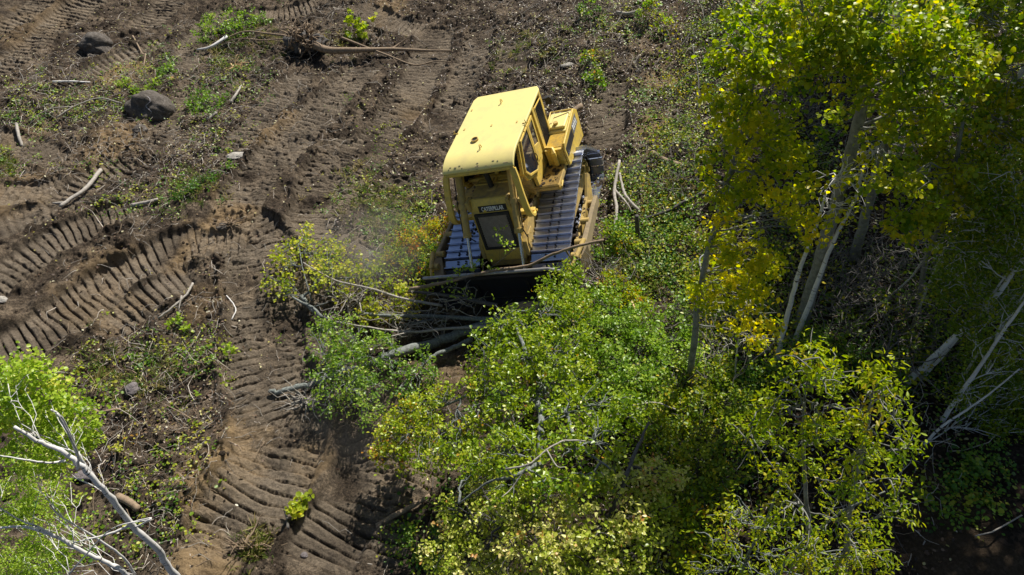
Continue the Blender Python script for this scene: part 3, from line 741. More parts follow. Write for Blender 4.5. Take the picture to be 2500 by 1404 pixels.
# ---- roof: flat sheet with chamfered rear corners, front rolled down
RW = .85; RZ = 3.05
prof = [(-.86, RZ), (1.40, RZ)] + [(1.40+.56*math.sin(a), RZ-.02*0-.17*(1-math.cos(a))/(1-math.cos(1.25))*1.0) for a in np.linspace(.12, 1.25, 9)]
m = MB(); b = m.b; top = []; bot = []
for i, (x, z) in enumerate(prof):
    rw = RW-(.075 if i == 0 else 0)
    if i == 1:
        top.append([b.verts.new((-.72, -RW, RZ)), b.verts.new((-.72, RW, RZ))]); bot.append([b.verts.new((-.72, -RW, RZ-.06)), b.verts.new((-.72, RW, RZ-.06))])
    top.append([b.verts.new((x, -rw, z)), b.verts.new((x, rw, z))]); nx_ = 0 if i < 2 else -.02
    bot.append([b.verts.new((x+nx_, -rw, z-.06)), b.verts.new((x+nx_, rw, z-.06))])
for k in range(len(top)-1):
    b.faces.new((top[k][0], top[k+1][0], top[k+1][1], top[k][1])); b.faces.new((bot[k][0], bot[k][1], bot[k+1][1], bot[k+1][0]))
    b.faces.new((top[k][0], bot[k][0], bot[k+1][0], top[k+1][0])); b.faces.new((top[k][1], top[k+1][1], bot[k+1][1], bot[k][1]))
b.faces.new((top[0][0], top[0][1], bot[0][1], bot[0][0])); b.faces.new((top[-1][0], bot[-1][0], bot[-1][1], top[-1][1]))
roof = m.build('roof', MR, dz, .012, True)
m = MB(); m.box(1.905, 1.96, -RW+.004, RW-.004, 2.775, 2.85); m.build('front_lip', MY, roof, .02)
rs_ = np.random.default_rng(4); m = MB()
for k in range(22):
    yy = rs_.uniform(-.8, .8); a0 = rs_.uniform(.8, 1.24); xx = 1.40+.56*math.sin(a0); zz = RZ-.17*(1-math.cos(a0))/(1-math.cos(1.25))+.003; L_ = rs_.uniform(.015, .06); W_ = rs_.uniform(.005, .025); dzx = rs_.uniform(-.2, .5)
    m.box(xx-W_/2, xx+W_/2, yy-L_/2, yy+L_/2, zz-.004, zz+.001)
m.build('paint_chips', MAR, roof, 0)['kind'] = 'stuff'
def ring(c, r, h, mat, name, parent):
    m = MB(); b = m.b; k = 24; R = []
    for (rr, hh) in ((r, 0), (r, h), (r*.8, h), (r*.78, h-.03)): R.append([b.verts.new((c[0]+rr*math.cos(2*PI*j/k), c[1]+rr*math.sin(2*PI*j/k), c[2]+hh)) for j in range(k)])
    for a in range(3):
        for j in range(k): b.faces.new((R[a][j], R[a][(j+1) % k], R[a+1][(j+1) % k], R[a+1][j]))
    b.faces.new(R[3]); return m.build(name, mat, parent, 0)
def rl(px, py):   # pixel -> local point on the roof top
    d = RM.T @ ray(px, py); o = RM.T @ (np.array([0, 0, CZ])-DO); s = (RZ-o[2])/d[2]; return o+s*d
h = rl(1160, 343); ring((h[0], h[1], RZ), .085, .045, MYD, 'vent_collar', roof)
m = MB(); m.tube([(h[0], h[1], RZ+.001), (h[0], h[1], RZ+.02)], .068, 20); m.build('vent_mouth', MGU, roof, 0)
for (px, py) in ((1225, 251), (1174, 362)):
    e = rl(px, py); m = MB(); m.tube([(e[0]+.05*math.cos(a), e[1], RZ-.004+.10*math.sin(a)) for a in np.linspace(0, PI, 9)], .011, 8); m.build('lifting_eye', MY, roof, 0)
for (px, py) in ((1152, 270), (1134, 317), (1200, 307), (1262, 298)):
    e = rl(px, py); m = MB(); m.box(e[0]-.035, e[0]+.035, e[1]-.018, e[1]+.018, RZ+.001, RZ+.012); m.build('roof_plug', MYD, roof, .003)
for (px, py, s) in ((1113, 328, -1), (1281, 301, 1)):
    m = MB(); e = rl(px, py); m.tube([(e[0], s*.80, RZ+.01), (e[0], s*.93, RZ+.01)], .010, 6); m.tube([(e[0], s*.88, RZ), (e[0], s*.88, RZ+.09)], .010, 6); m.build('aerial_bracket', MY, roof, 0)

# ---- brush sweeps, lift cylinders
for s in (1, -1):
    P = [(1.93, s*.80, 2.80), (2.02, s*.84, 2.60), (2.13, s*.87, 2.35), (2.22, s*.90, 2.10), (2.26, s*.92, 1.90), (2.20, s*.92, 1.72), (2.07, s*.90, 1.62), (1.92, s*.86, 1.58)]
    P = smooth_poly(P, 4)
    m = MB(); m.bar([tuple(p) for p in P], .14, .075); sw = m.build('brush_sweep', MY, dz, .012)
    m = MB(); m.box(1.86, 1.98, s*.50, s*.92, 1.56, 1.66); m.tube([(1.92, s*.93, 1.61), (1.92, s*.97, 1.61)], .03, 10); m.build('sweep_bracket', MY, sw)
    m = MB(); m.bar([(1.20, s*.74, 2.60), (1.55, s*.72, 2.25), (1.95, s*.66, 2.12)], .05, .05); m.build('sweep_brace', MY, dz, .008)
    top_ = Vector((1.64, s*.63, 2.76)); end = Vector((2.50, s*.63, 1.50)); rod = Vector((3.02, s*.63, .74))
    m = MB(); m.tube([top_, top_.lerp(end, .03), top_.lerp(end, .97), end], [.07, .082, .082, .09], 18); m.tube([top_.lerp(end, .93), end], .098, 18); m.tube([top_.lerp(end, .5)-Vector((0, .0, 0)), top_.lerp(end, .58)], .105, 18)
    cy = m.build('lift_cylinder', MYD, dz, .004, True)
    m = MB(); m.tube([end, rod], .036, 14); m.build('piston_rod', MCH, cy, 0, True)
    m = MB(); mid = top_.lerp(end, .54); m.tube([(mid.x, s*.46, mid.z), (mid.x, s*.80, mid.z)], .05, 12); m.box(mid.x-.10, mid.x+.06, s*.46, s*.53, mid.z-.14, mid.z+.12); m.box(mid.x-.10, mid.x+.06, s*.735, s*.80, mid.z-.16, mid.z+.08); m.box(1.9, mid.x+.05, s*.44, s*.52, mid.z-.12, mid.z+.10); m.build('cylinder_yoke', MYD, dz)
    m = MB(); m.tube([tuple(top_+Vector((.03, s*.10, 0))), tuple(mid+Vector((.03, s*.11, .02))), tuple(end+Vector((-.05, s*.10, .05))), tuple(end+Vector((-.25, s*.02, -.35)))], .014, 8); m.build('hydraulic_hose', MGU, dz, 0)
# ---- steps, boxes and tank on both sides
for s in (1, -1):
    def bx(x0, x1, y0, y1, z0, z1, m): m.box(x0, x1, min(s*y0, s*y1), max(s*y0, s*y1), z0, z1)
    m = MB(); bx(.26, 1.02, .60, 1.26, 1.50, 1.545, m)
    for k in range(26): bx(.29+k*.028, .303+k*.028, .62, 1.24, 1.546, 1.558, m)
    bx(.26, 1.03, 1.22, 1.262, 1.43, 1.50, m); bx(.985, 1.03, .60, 1.26, 1.42, 1.499, m)
    st = m.build('step_platform', MYD, dz, .003)
    m = MB(); m.tube([(1.0, s*1.27, 1.47), (1.10, s*1.29, 1.47), (1.12, s*1.32, 1.50), (1.10, s*1.35, 1.56), (.98, s*1.35, 1.58), (.90, s*1.33, 1.56), (.88, s*1.29, 1.50), (.90, s*1.265, 1.47)], .018, 8); m.build('grab_handle', MY, st, 0, True)
    m = MB(); bx(-.40, .24, .86, 1.30, 1.50, 1.96, m); bx(-.40, .255, .86, 1.305, 1.50, 1.60, m); bx(.24, .252, .92, 1.08, 1.64, 1.92, m); bx(.24, .252, 1.10, 1.26, 1.64, 1.92, m)
    m.build('battery_box', MY, dz)
    m = MB()
    for k in range(19): bx(-.38+k*.028, -.366+k*.028, .88, 1.26, 1.962, 1.976, m)
    m.build('tread_plate', MY, dz, 0)
    m = MB(); m.bar([(.08, s*.80, 1.92), (.22, s*1.06, 1.98), (.34, s*1.10, 1.94), (.34, s*1.10, 1.60)], .06, .10, (1, 0, .2)); m.build('step_post', MY, dz)
    m = MB(); m.prism([(-1.20, 1.30), (.22, 1.46), (.26, 1.92), (.16, 2.05), (-1.10, 2.16), (-1.30, 2.0)], s*1.31, s*1.36); side = m.build('tank_side', MY, dz)
    m = MB(); m.prism([(-.56, 1.74), (.16, 1.68), (.18, 1.92), (-.54, 1.98)], s*1.361, s*1.367); m.build('dark_panel', MGU, side, 0)
    m = MB(); m.prism([(-1.06, 1.80), (-.60, 1.76), (-.58, 2.0), (-1.04, 2.06)], s*1.361, s*1.366); dc = m.build('decal', plain('grey decal', (.16, .16, .17)), side, 0)
    m = MB()
    for k in range(4): m.prism([(-1.0+k*.1, 1.84), (-.94+k*.1, 1.835), (-.93+k*.1, 1.97), (-.99+k*.1, 1.975)], s*1.3665, s*1.370)
    m.build('decal_marks', MWH, dc, 0)
    m = MB(); bx(-1.25, -.42, .70, 1.305, 1.50, 2.02, m); bx(-1.10, -.5, .86, 1.24, 2.02, 2.10, m); tk = m.build('fuel_tank', MR, dz, .03)
    m = MB(); m.tube([(-.62, s*1.0, 2.10), (-.62, s*1.0, 2.16)], .06, 16); m.build('filler_cap', MYD, tk, .006)
    m = MB(); m.tube([(-1.12, s*1.30, 2.14), (-.98, s*.82, 2.22), (-.60, s*.84, 2.2)], .02, 8); m.build('rail', MY, dz, 0)
m = MB(); m.box(-1.12, -.80, -.60, .60, 2.0, 2.35); m.build('rear_hood', MDK, dz, .03)
m = MB(); m.tube([(-.86, .74, 2.66), (-.86, .98, 2.70)], .02, 8); m.box(-.97, -.84, .84, 1.0, 2.52, 2.70); m.build('rear_lamp', MGU, dz, .01)
# ---- blade
def prof_b(k):   # front face curve
    return [(3.20+.02*k, .96), (3.10, .72), (3.05, .42), (3.06, .12), (3.14, -.16), (3.27, -.36)]
m = MB(); fr_ = prof_b(0); bk = [(x-.07, z) for x, z in fr_][::-1]
m.prism(fr_+bk, -1.80, 1.30)
m.loft([(x, 1.301, z) for x, z in fr_+bk], [(x+.10, 1.82, z-(.10 if z > .9 else 0)) for x, z in fr_+bk])
bl = m.build('blade', MBL, dz, .006, True)
m = MB(); m.tube([(3.165, -1.80, .97), (3.165, 1.30, .985), (3.26, 1.82, .88)], .042, 10); m.build('blade_top_rail', MWORN, bl, 0, True)
m = MB(); m.prism([(3.27, -.36), (3.33, -.46), (3.30, -.48), (3.22, -.40)], -1.82, 1.84); m.build('cutting_edge', MWORN, bl, 0)
m = MB(); m.box(2.96, 3.06, -1.7, 1.7, .55, .70); m.box(2.94, 3.08, -1.7, 1.7, -.1, .1)
for y in (-1.1, -.63, .63, 1.1): m.box(2.90, 3.08, y-.04, y+.04, -.1, .85)
m.build('blade_back_frame', MDK, bl, .01)
m = MB(); m.box(3.085, 3.17, -1.78, 1.28, .80, .925); m.build('blade_top_plate', MBL, bl, .01)

# mud caked on ledges
rs_ = np.random.default_rng(8); m = MB()
for k in range(170):
    s_ = rs_.choice([-1, 1]); z_ = rs_.integers(3)
    if z_ == 0: c_ = (rs_.uniform(.3, 1.0), s_*rs_.uniform(.62, 1.22), 1.56)
    elif z_ == 1: c_ = (rs_.uniform(1.0, 2.2), s_*rs_.uniform(.50, .62), rs_.uniform(1.30, 1.42))
    else: c_ = (rs_.uniform(.7, 2.4), s_*rs_.uniform(1.58, 1.72), rs_.uniform(.62, .84))
    r_ = bmesh.ops.create_icosphere(m.b, subdivisions=1, radius=rs_.uniform(.012, .045))['verts']
    for v_ in r_: v_.co = Vector((v_.co.x*1.4, v_.co.y*1.3, v_.co.z*.6))*rs_.uniform(.8, 1.2)+Vector(c_)
m.build('caked_mud', soil, dz, 0)['kind'] = 'stuff'

# ================================================================== STANDING TREES
def TP(lst, Y=None, w0=10, w1=4):
    """trunk through pixels at given y-depths -> (points, r0, r1), widths in pixels"""
    P = [atY(a[0], a[1], a[2] if len(a) > 2 else Y) for a in lst]
    return (P, w0/2/pxm(P[0]), w1/2/pxm(P[-1]))
def YG(px, py): return at(px, py)[1]

# big grey aspen
y0 = YG(1955, 800)
P0 = at(1955, 800)
tA = ([P0, atY(1985, 690, y0), atY(2030, 540, y0), atY(2075, 390, y0+.1), atY(2105, 240, y0+.1), atY(2125, 120, y0+.1), atY(2150, -40, y0+.2), atY(2170, -200, y0+.2)], 17/pxm(P0), .05)
tree('aspen_tree', 'tall aspen with thick grey trunk behind the pair of thin white birches', 'tree', [tA],
     BY([(1960, 30, y0-.3, 75, .1), (2050, 30, y0-.2, 85), (2150, 50, y0-.4, 85), (2240, 60, y0, 85), (2330, 120, y0-.3, 80), (2060, 110, y0, 65, .1), (2180, 150, y0-.6, 75), (2270, 190, y0-.2, 80), (2000, 170, y0-.3, 60, -.05), (1960, 110, y0, 60, .1),
         (2230, 270, y0-.5, 60, .1), (2330, 260, y0+.2, 60), (2080, 215, y0-.4, 45, .2), (2170, 330, y0-.5, 35, .25), (1900, 60, y0+.5, 70), (2110, 60, y0+.6, 80)]),
     'aspen_green', 'round', .068, 2.0, 'grey', .46, .22, clump=.14, per=38, limb=.030, twigs=.5, rs=1.22)
y1 = YG(2090, 640)
P0 = at(2085, 640)
tB = ([P0, atY(2110, 540, y1), atY(2140, 420, y1), atY(2180, 280, y1), atY(2215, 150, y1), atY(2250, 0, y1), atY(2280, -150, y1)], 12.5/pxm(P0), .04)
tree('aspen_tree', 'shaded grey aspen rising just right of the thickest aspen trunk', 'tree', [tB],
     BY([(2420, 60, y1-1, 85, .05), (2470, 170, y1-1, 85, .1), (2380, 200, y1-.6, 70), (2460, 300, y1-1.2, 70, .15), (2400, 330, y1-1, 50, .15), (2350, 10, y1, 70), (2490, 10, y1, 70), (2300, 20, y1, 70), (2260, 330, y1-1.4, 40, .2),
         (2430, 410, y1-1.4, 55, .2), (2360, 440, y1-1.8, 45, .25), (2480, 480, y1-2, 50, .1), (2310, 400, y1-1.5, 45, .2), (2230, 390, y1-1.2, 40, .1), (2160, 260, y1-.8, 40, .05), (2280, 350, y1-1.4, 40, .1), (2400, 520, y1-2, 40, .1), (2050, 300, y1-.3, 35, 0)]),
     'aspen_green', 'round', .068, 2.0, 'grey', .46, .22, clump=.14, per=38, limb=.028, twigs=.6, rs=1.25)
tree('aspen_branch_tree', 'slender aspen with a hanging cluster of round yellow green leaves right of the thick trunks', 'tree',
     [([at(2240, 770), atY(2260, 640, y0+.2), atY(2310, 500, y0), atY(2350, 300, y0)], 7/pxm(P0), 3/pxm(P0))],
     BY([(2190, 440, y0-.8, 45, .1), (2240, 480, y0-.7, 60, .1), (2300, 520, y0-.8, 50, .1), (2200, 540, y0-.6, 45), (2260, 570, y0-.6, 40, .1), (2350, 590, y0-.4, 30, .1), (2330, 450, y0-.6, 40, .15)]),
     'aspen_green', 'round', .072, 1.8, 'grey', .55, .2, clump=.14, per=30, limb=.02, twigs=.5, rs=1.2)
# yellow aspen
y2 = YG(1685, 960)
P0 = at(1683, 965)
tY = ([P0, atY(1700, 790, y2), atY(1722, 640, y2+.1), atY(1755, 530, y2+.2), atY(1790, 400, y2+.3), atY(1825, 270, y2+.4), atY(1850, 120, y2+.5)], 8.5/pxm(P0), 2.5/pxm(P0))
tree('yellow_aspen', 'slender leaning aspen with a tall curtain of yellow leaves nearest the bulldozer', 'tree', [tY],
     BY([(1830, 70, y2+.6, 60, -.25), (1800, 140, y2+.4, 65, -.1), (1880, 150, y2+.6, 65, -.15), (1790, 220, y2+.3, 65), (1870, 240, y2+.4, 70, -.05), (1780, 300, y2+.2, 62, .05), (1860, 330, y2+.3, 75), (1930, 330, y2+.4, 50, -.1),
         (1765, 380, y2+.1, 50), (1840, 420, y2+.1, 70, .02), (1920, 420, y2+.3, 60, .05), (1760, 450, y2, 45, .05), (1830, 490, y2, 45, .05), (1950, 500, y2+.2, 50, .15), (2000, 530, y2+.2, 38, .15), (1900, 520, y2+.1, 36, .1), (1790, 540, y2, 36, .05),
         (1800, 600, y2-.1, 52, .1), (1860, 610, y2-.1, 50, .1), (1760, 620, y2, 34, .05), (1890, 640, y2, 25, .1), (1740, 690, y2-.1, 30, .05), (1850, 710, y2-.3, 36, .22), (1810, 680, y2-.1, 30, .15), (1870, 770, y2-.5, 40, .25), (1800, 780, y2-.4, 30, .3), (1720, 740, y2-.2, 30, .05), (1840, 830, y2-.5, 34, .25), (1790, 720, y2-.3, 34, .15), (1830, 660, y2-.2, 40, .1), (1960, 560, y2, 36, .15), (1700, 700, y2, 24, .05)]),
     'aspen_yellow', 'round', .064, 1.6, 'grey', .40, .22, rs=1.15, clump=.13, per=32, limb=.018, twigs=.4)
# white birches, nearly bare
for lst, lab in (([(1893, 890), (1925, 760), (1955, 650), (1992, 555)], 'thin white birch, left one of the crossing pair in front of the thickest aspen'),
                 ([(1938, 845), (1985, 720), (2030, 600), (2085, 490)], 'thin white birch leaning right across the base of the thickest aspen trunk')):
    b = at(*lst[0]); ts = [b]+[atY(p[0], p[1], b[1]+.15*i) for i, p in enumerate(lst[1:], 1)]
    ex = atY(lst[-1][0]+25, lst[-1][1]-90, b[1]+.7)
    tree('birch_tree', lab, 'tree', [(ts+[ex], 7/pxm(b), 2.5/pxm(b))], [(ts[-1]+np.array([.2, .1, .3]), .35, .1), (ex+np.array([.1, 0, .3]), .4, .1)], 'aspen_yellow', 'round', .07, .8, 'white', .4, group='white birches among the aspens', limb=.008, twigs=1, bare=.5, per=10)
# birches at the right edge with small dark leaves
RB = [([(2212, 935), (2300, 852), (2402, 755), (2475, 665), (2560, 540)], 'white birch with the thickest trunk of the leaning group at the right edge', 20, [(2470, 560, 70), (2420, 620, 60), (2500, 640, 60), (2380, 560, 50), (2440, 500, 55), (2500, 520, 70), (2340, 620, 40)]),
      ([(2250, 925), (2335, 830), (2410, 740), (2470, 650)], 'thinner white birch just behind the thickest leaning birch at the right edge', 11, [(2330, 680, 50), (2380, 700, 50), (2300, 730, 35), (2450, 720, 50), (2500, 740, 50), (2420, 460, 50), (2470, 420, 50)]),
      ([(2297, 1030), (2360, 940), (2402, 880), (2470, 780), (2540, 690)], 'lower white birch whose trunk disappears into small green leaves at the right edge', 14, [(2440, 800, 60), (2490, 860, 70), (2430, 900, 60), (2380, 820, 45), (2500, 960, 70)]),
      ([(2252, 1090), (2300, 1040), (2350, 1008), (2415, 962), (2490, 900)], 'lowest bare white birch stem bending right near the right edge', 9, [(2400, 1020, 55), (2460, 1050, 60), (2350, 1080, 45), (2420, 1120, 50), (2490, 1150, 60), (2360, 960, 40)])]
for lst, lab, wpx, bl in RB:
    b = at(*lst[0]); n = len(lst)
    ts = [b]+[at(p[0], p[1], .1) if False else atY(p[0], p[1], b[1]+.1*i) for i, p in enumerate(lst[1:], 1)]
    tree('birch_tree', lab, 'tree', [(ts, wpx/2.4/pxm(b), wpx/6/pxm(b))], BY([(q[0], q[1], b[1]+.55, q[2]) for q in bl]), 'aspen_dark', 'ovate', .052, 2.4, 'white', .52, .17,
         group='leaning birches at the right edge', clump=.16, per=34, limb=.013, twigs=.4, rs=1.2)
for lst, lab, wp in (([(2110, 770), (2200, 700), (2250, 640), (2295, 545)], 'bare grey sapling arching through the shade right of the second aspen trunk', 6),
                 ([(2365, 345), (2395, 270), (2425, 180), (2440, 100)], 'short pale birch stem showing between the leaves at the top right', 10),
                 ([(2225, 800), (2290, 640), (2330, 560), (2350, 470)], 'thin lichened sapling standing in the shade above the leaning birches', 6),
                 ([(1790, 960), (1800, 850), (1815, 760)], 'thin dark sapling between the yellow aspen stem and the white birches', 5),
                 ([(2330, 960), (2390, 860), (2450, 790), (2520, 690)], 'pale thin stem crossing behind the lower white birch at the right edge', 8)):
    b = at(*lst[0]); ts = [b]+[atY(q[0], q[1], b[1]+.1*k) for k, q in enumerate(lst[1:], 1)]
    tree('bare_sapling', lab, 'sapling', [(ts, wp/2/pxm(b), wp/5/pxm(b))], [(ts[-1]+np.array([.1, 0, .2]), .4), (ts[len(ts)//2]+np.array([.2, 0, .3]), .35), (ts[len(ts)//2]+np.array([-.3, .1, .2]), .3)], 'aspen_green', 'round', .06, .4, 'pale', .5, limb=.007, twig=.004, twigs=1, bare=.6, per=8)

# more of the same wood just past the right edge, whose crowns shade the ground in view
for i, (ax, ay, hh) in enumerate([(13.0, 10.5, 9.5), (15.5, 13.5, 11), (12.0, 7.6, 8.5), (15.0, 17.5, 11), (10.6, 5.4, 8)]):
    g = np.array([ax, ay, float(ground_z(ax, ay))]); 
    tree('aspen_tree', ['aspen just past the right edge, nearest the leaning birches', 'aspen just past the right edge behind the leaning birches', 'aspen past the lower right edge beside the bare shaded soil', 'farthest aspen just past the upper right corner', 'nearest aspen past the lower right corner'][i], 'tree',
         [([g, g+np.array([.1, 0, hh*.4]), g+np.array([0, .1, hh*.75]), g+np.array([.1, 0, hh])], .13, .03)],
         [(g+np.array([rng.uniform(-1.3, 1.5), rng.uniform(-1.4, 1.4), hh*rng.uniform(.55, 1.02)]), rng.uniform(.9, 1.3)) for k in range(14)], 'aspen_green', 'round', .15, 1.7, 'grey', .4, clump=.25, limb=.03, twigs=.2)

for i, (ax, ay, hh) in enumerate([(9.4, 16.6, 10), (11.6, 14.6, 10), (9.9, 19.8, 10.5), (12.4, 18.6, 11), (11.4, 22, 10.5), (9.3, 11.6, 9.8), (10.8, 12.6, 10)]):  # last two added so their out-of-view crowns shade the lower right soil
    g = np.array([ax, ay, float(ground_z(ax, ay))])
    tree('aspen_tree', ['thin aspen far back behind the dense leaves at the top right', 'tall thin aspen at the right edge behind the arching bare saplings', 'farthest thin aspen in view, highest up the slope at the top', 'thin aspen at the upper right edge behind all the leaves', 'thin aspen at the very top right, crown out of view', 'added thin aspen just above the leaning birches, its unseen crown shading the soil', 'added thin aspen at the right edge above the leaning birches, its unseen crown shading the soil'][i], 'tree',
         [([g, g+np.array([.1, 0, hh*.4]), g+np.array([-.1, .1, hh*.75]), g+np.array([.1, 0, hh])], .065, .02)],
         [(g+np.array([rng.uniform(-1.2, 1.2), rng.uniform(-1.1, 1.3), hh*rng.uniform(.68, 1.02)]), rng.uniform(.8, 1.2)) for k in range(11)], 'aspen_green', 'round', .15, 1.5, 'pale', .4, clump=.25, limb=.02, twigs=.2)

# ---------------- box elder at the lower right
y3 = YG(2040, 1500)
b = at(2040, 1500)
tree('box_elder', 'tall box elder with long drooping yellow green leaflets in the lower right', 'tree',
     [([b, atY(2062, 1380, y3), atY(2078, 1230, y3+.05), atY(2105, 1100, y3+.1), atY(2130, 960, y3+.2)], .045, .015),
      ([b+np.array([-.25, .1, 0]), atY(1975, 1340, y3), atY(1972, 1250, y3), atY(1960, 1100, y3+.1), atY(1965, 950, y3+.2)], .038, .012),
      ([atY(1972, 1250, y3), atY(1900, 1160, y3+.1), atY(1830, 1060, y3+.2)], .018, .006)],
     BY([(1960, 880, y3+.2, 45), (1900, 930, y3+.2, 50), (1990, 930, y3+.1, 55), (2050, 900, y3+.3, 40), (2130, 900, y3+.2, 32, .05), (2120, 960, y3+.1, 50), (2190, 950, y3+.2, 40), (1850, 1000, y3+.1, 50), (1930, 1010, y3, 60), (2020, 1000, y3, 60), (2100, 1030, y3, 55), (2180, 1020, y3+.2, 35),
         (1820, 1080, y3+.1, 45), (1900, 1090, y3, 55), (1990, 1090, y3-.1, 60, -.1), (2080, 1110, y3-.1, 55), (2150, 1090, y3, 45), (2210, 1090, y3+.1, 28), (1930, 1170, y3-.1, 50), (2020, 1180, y3-.2, 50, -.05), (2110, 1190, y3-.1, 45), (2180, 1170, y3, 35), (1980, 880, y3+.3, 30), (1960, 1260, y3-.2, 40), (2050, 1270, y3-.2, 40), (2130, 1280, y3-.1, 40), (2190, 1250, y3, 28), (2010, 1330, y3-.2, 38), (2090, 1350, y3-.2, 38), (2150, 1360, y3-.2, 34), (1900, 1250, y3-.1, 36), (1960, 1390, y3-.3, 38), (2060, 1410, y3-.3, 38)]),
     'elder', 'lance', .060, 2.3, 'grey', .50, .2, rs=1.12, clump=.11, per=34, limb=.012, twigs=.7, droop=.75, upb=.7)
b = at(1830, 1520); y4 = b[1]
tree('box_elder', 'low box elder with small clustered leaves along the bottom, left of the tall one', 'tree',
     [([b, atY(1810, 1404, y4), atY(1870, 1270, y4), atY(1900, 1200, y4+.1)], .03, .01), ([b, atY(1920, 1370, y4), atY(2040, 1260, y4), atY(2160, 1200, y4)], .028, .008)],
     BY([(1770, 1250, y4, 40, .1), (1830, 1290, y4, 45), (1740, 1320, y4, 40), (1800, 1370, y4-.1, 50), (1890, 1360, y4-.1, 45, -.05), (1960, 1350, y4, 45), (1880, 1290, y4, 35), (2080, 1360, y4, 40), (2150, 1340, y4, 35), (1720, 1400, y4-.2, 50), (2000, 1410, y4-.1, 45), (1880, 1420, y4-.1, 50)]),
     'elder', 'lance', .056, 2.2, 'lichen', .5, .18, clump=.11, per=20, limb=.012, twigs=.7, droop=.6)

# ---------------- oaks in front of the blade
b = at(1345, 850)
tree('oak_tree', 'leafy oak leaning towards the viewer right in front of the blade', 'tree',
     [([b, at(1330, 890, .8), at(1316, 965, 1.8), at(1320, 1020, 2.2), at(1318, 1090, 2.3), at(1322, 1150, 2.2)], .10, .03),
      ([at(1316, 965, 1.8), at(1290, 880, 2.2), at(1262, 800, 2.2), at(1250, 760, 2.1)], .055, .015),
      ([at(1316, 985, 1.9), at(1240, 965, 2.1), at(1180, 950, 2.0), at(1110, 980, 1.6), at(1030, 1010, 1.2)], .05, .014),
      ([at(1322, 1040, 2.4), at(1375, 1000, 2.6), at(1400, 1060, 2.8), at(1440, 1110, 2.8), at(1500, 1150, 2.8)], .045, .012),
      ([at(1318, 1130, 2.9), at(1260, 1160, 3.1), at(1190, 1180, 2.9), at(1120, 1230, 2.6)], .035, .01)],
     BL([(1230, 790, 2.2, 42), (1290, 800, 2.1, 40), (1340, 760, 1.9, 50), (1370, 710, 1.6, 45, .05), (1390, 670, 1.3, 30, -.05), (1400, 760, 1.6, 45), (1210, 860, 2.1, 55), (1280, 870, 2.3, 55), (1350, 860, 2.2, 55), (1420, 850, 1.9, 50, -.1), (1180, 920, 2.0, 45), (1250, 930, 2.3, 50),
         (1340, 940, 2.3, 45, -.05), (1410, 930, 2.3, 55), (1170, 1000, 1.9, 50), (1240, 1020, 2.2, 55), (1380, 1010, 2.7, 45), (1460, 990, 2.3, 50, -.05), (1080, 980, 1.7, 36, .15), (1010, 1000, 1.3, 42, .2), (960, 1060, 1.1, 42, .25), (930, 1090, 1.0, 32, .3), (1000, 1070, 1.2, 48, .22),
         (1060, 1060, 1.5, 46, .15), (1130, 1070, 1.9, 50, .05), (1060, 1120, 1.5, 40, .1), (1220, 1100, 2.5, 50), (1300, 1090, 2.9, 45), (1380, 1110, 2.9, 50), (1470, 1080, 2.6, 50), (1540, 1010, 1.8, 40, -.1), (1150, 1140, 2.2, 45), (960, 1120, 1.0, 30, .25), (1430, 1170, 2.9, 45), (1260, 1180, 3.0, 45), (1340, 1180, 3.1, 40)]),
     'oak', 'oak', .066, 2.8, 'lichen', .5, .2, rs=1.2, clump=.115, per=30, limb=.024, twigs=.6, upb=.8)
b = at(1410, 1500)
tree('oak_tree', 'oak with pale turning leaves filling the bottom centre below the leaning oak', 'tree',
     [([b, at(1445, 1385, 1.5), at(1500, 1240, 2.4), at(1545, 1120, 2.7), at(1585, 1030, 2.6)], .07, .015), ([at(1445, 1385, 1.5), at(1330, 1330, 2.4), at(1230, 1270, 2.5)], .04, .012)],
     BL([(1180, 1200, 1.8, 45, .05), (1260, 1220, 2.3, 50), (1340, 1210, 2.6, 50, .1), (1420, 1220, 2.7, 50, .08), (1500, 1180, 2.6, 50, .08), (1580, 1160, 2.3, 50, .15), (1630, 1170, 2.1, 35, .2), (1120, 1270, 1.7, 48), (1200, 1290, 2.2, 50, .05), (1280, 1290, 2.5, 50, .1), (1370, 1300, 2.7, 52, .12), (1460, 1300, 2.6, 50, .05),
         (1540, 1260, 2.4, 48, .05), (1610, 1250, 2.0, 40, 0), (1090, 1350, 1.6, 50, .05), (1170, 1370, 2.1, 50, .08), (1250, 1370, 2.4, 52, .1), (1340, 1380, 2.6, 50, .05), (1430, 1380, 2.4, 48), (1530, 1350, 2.1, 48, -.05), (1610, 1340, 1.8, 40, -.1), (1120, 1430, 1.7, 50), (1220, 1440, 2.2, 50), (1330, 1450, 2.4, 50), (1450, 1450, 2.1, 50), (1560, 1430, 1.8, 45, -.1)]),
     'oak_pale', 'oak', .062, 3.0, 'dark', .52, .2, rs=1.15, clump=.11, per=30, limb=.024, twigs=.6, upb=.8)
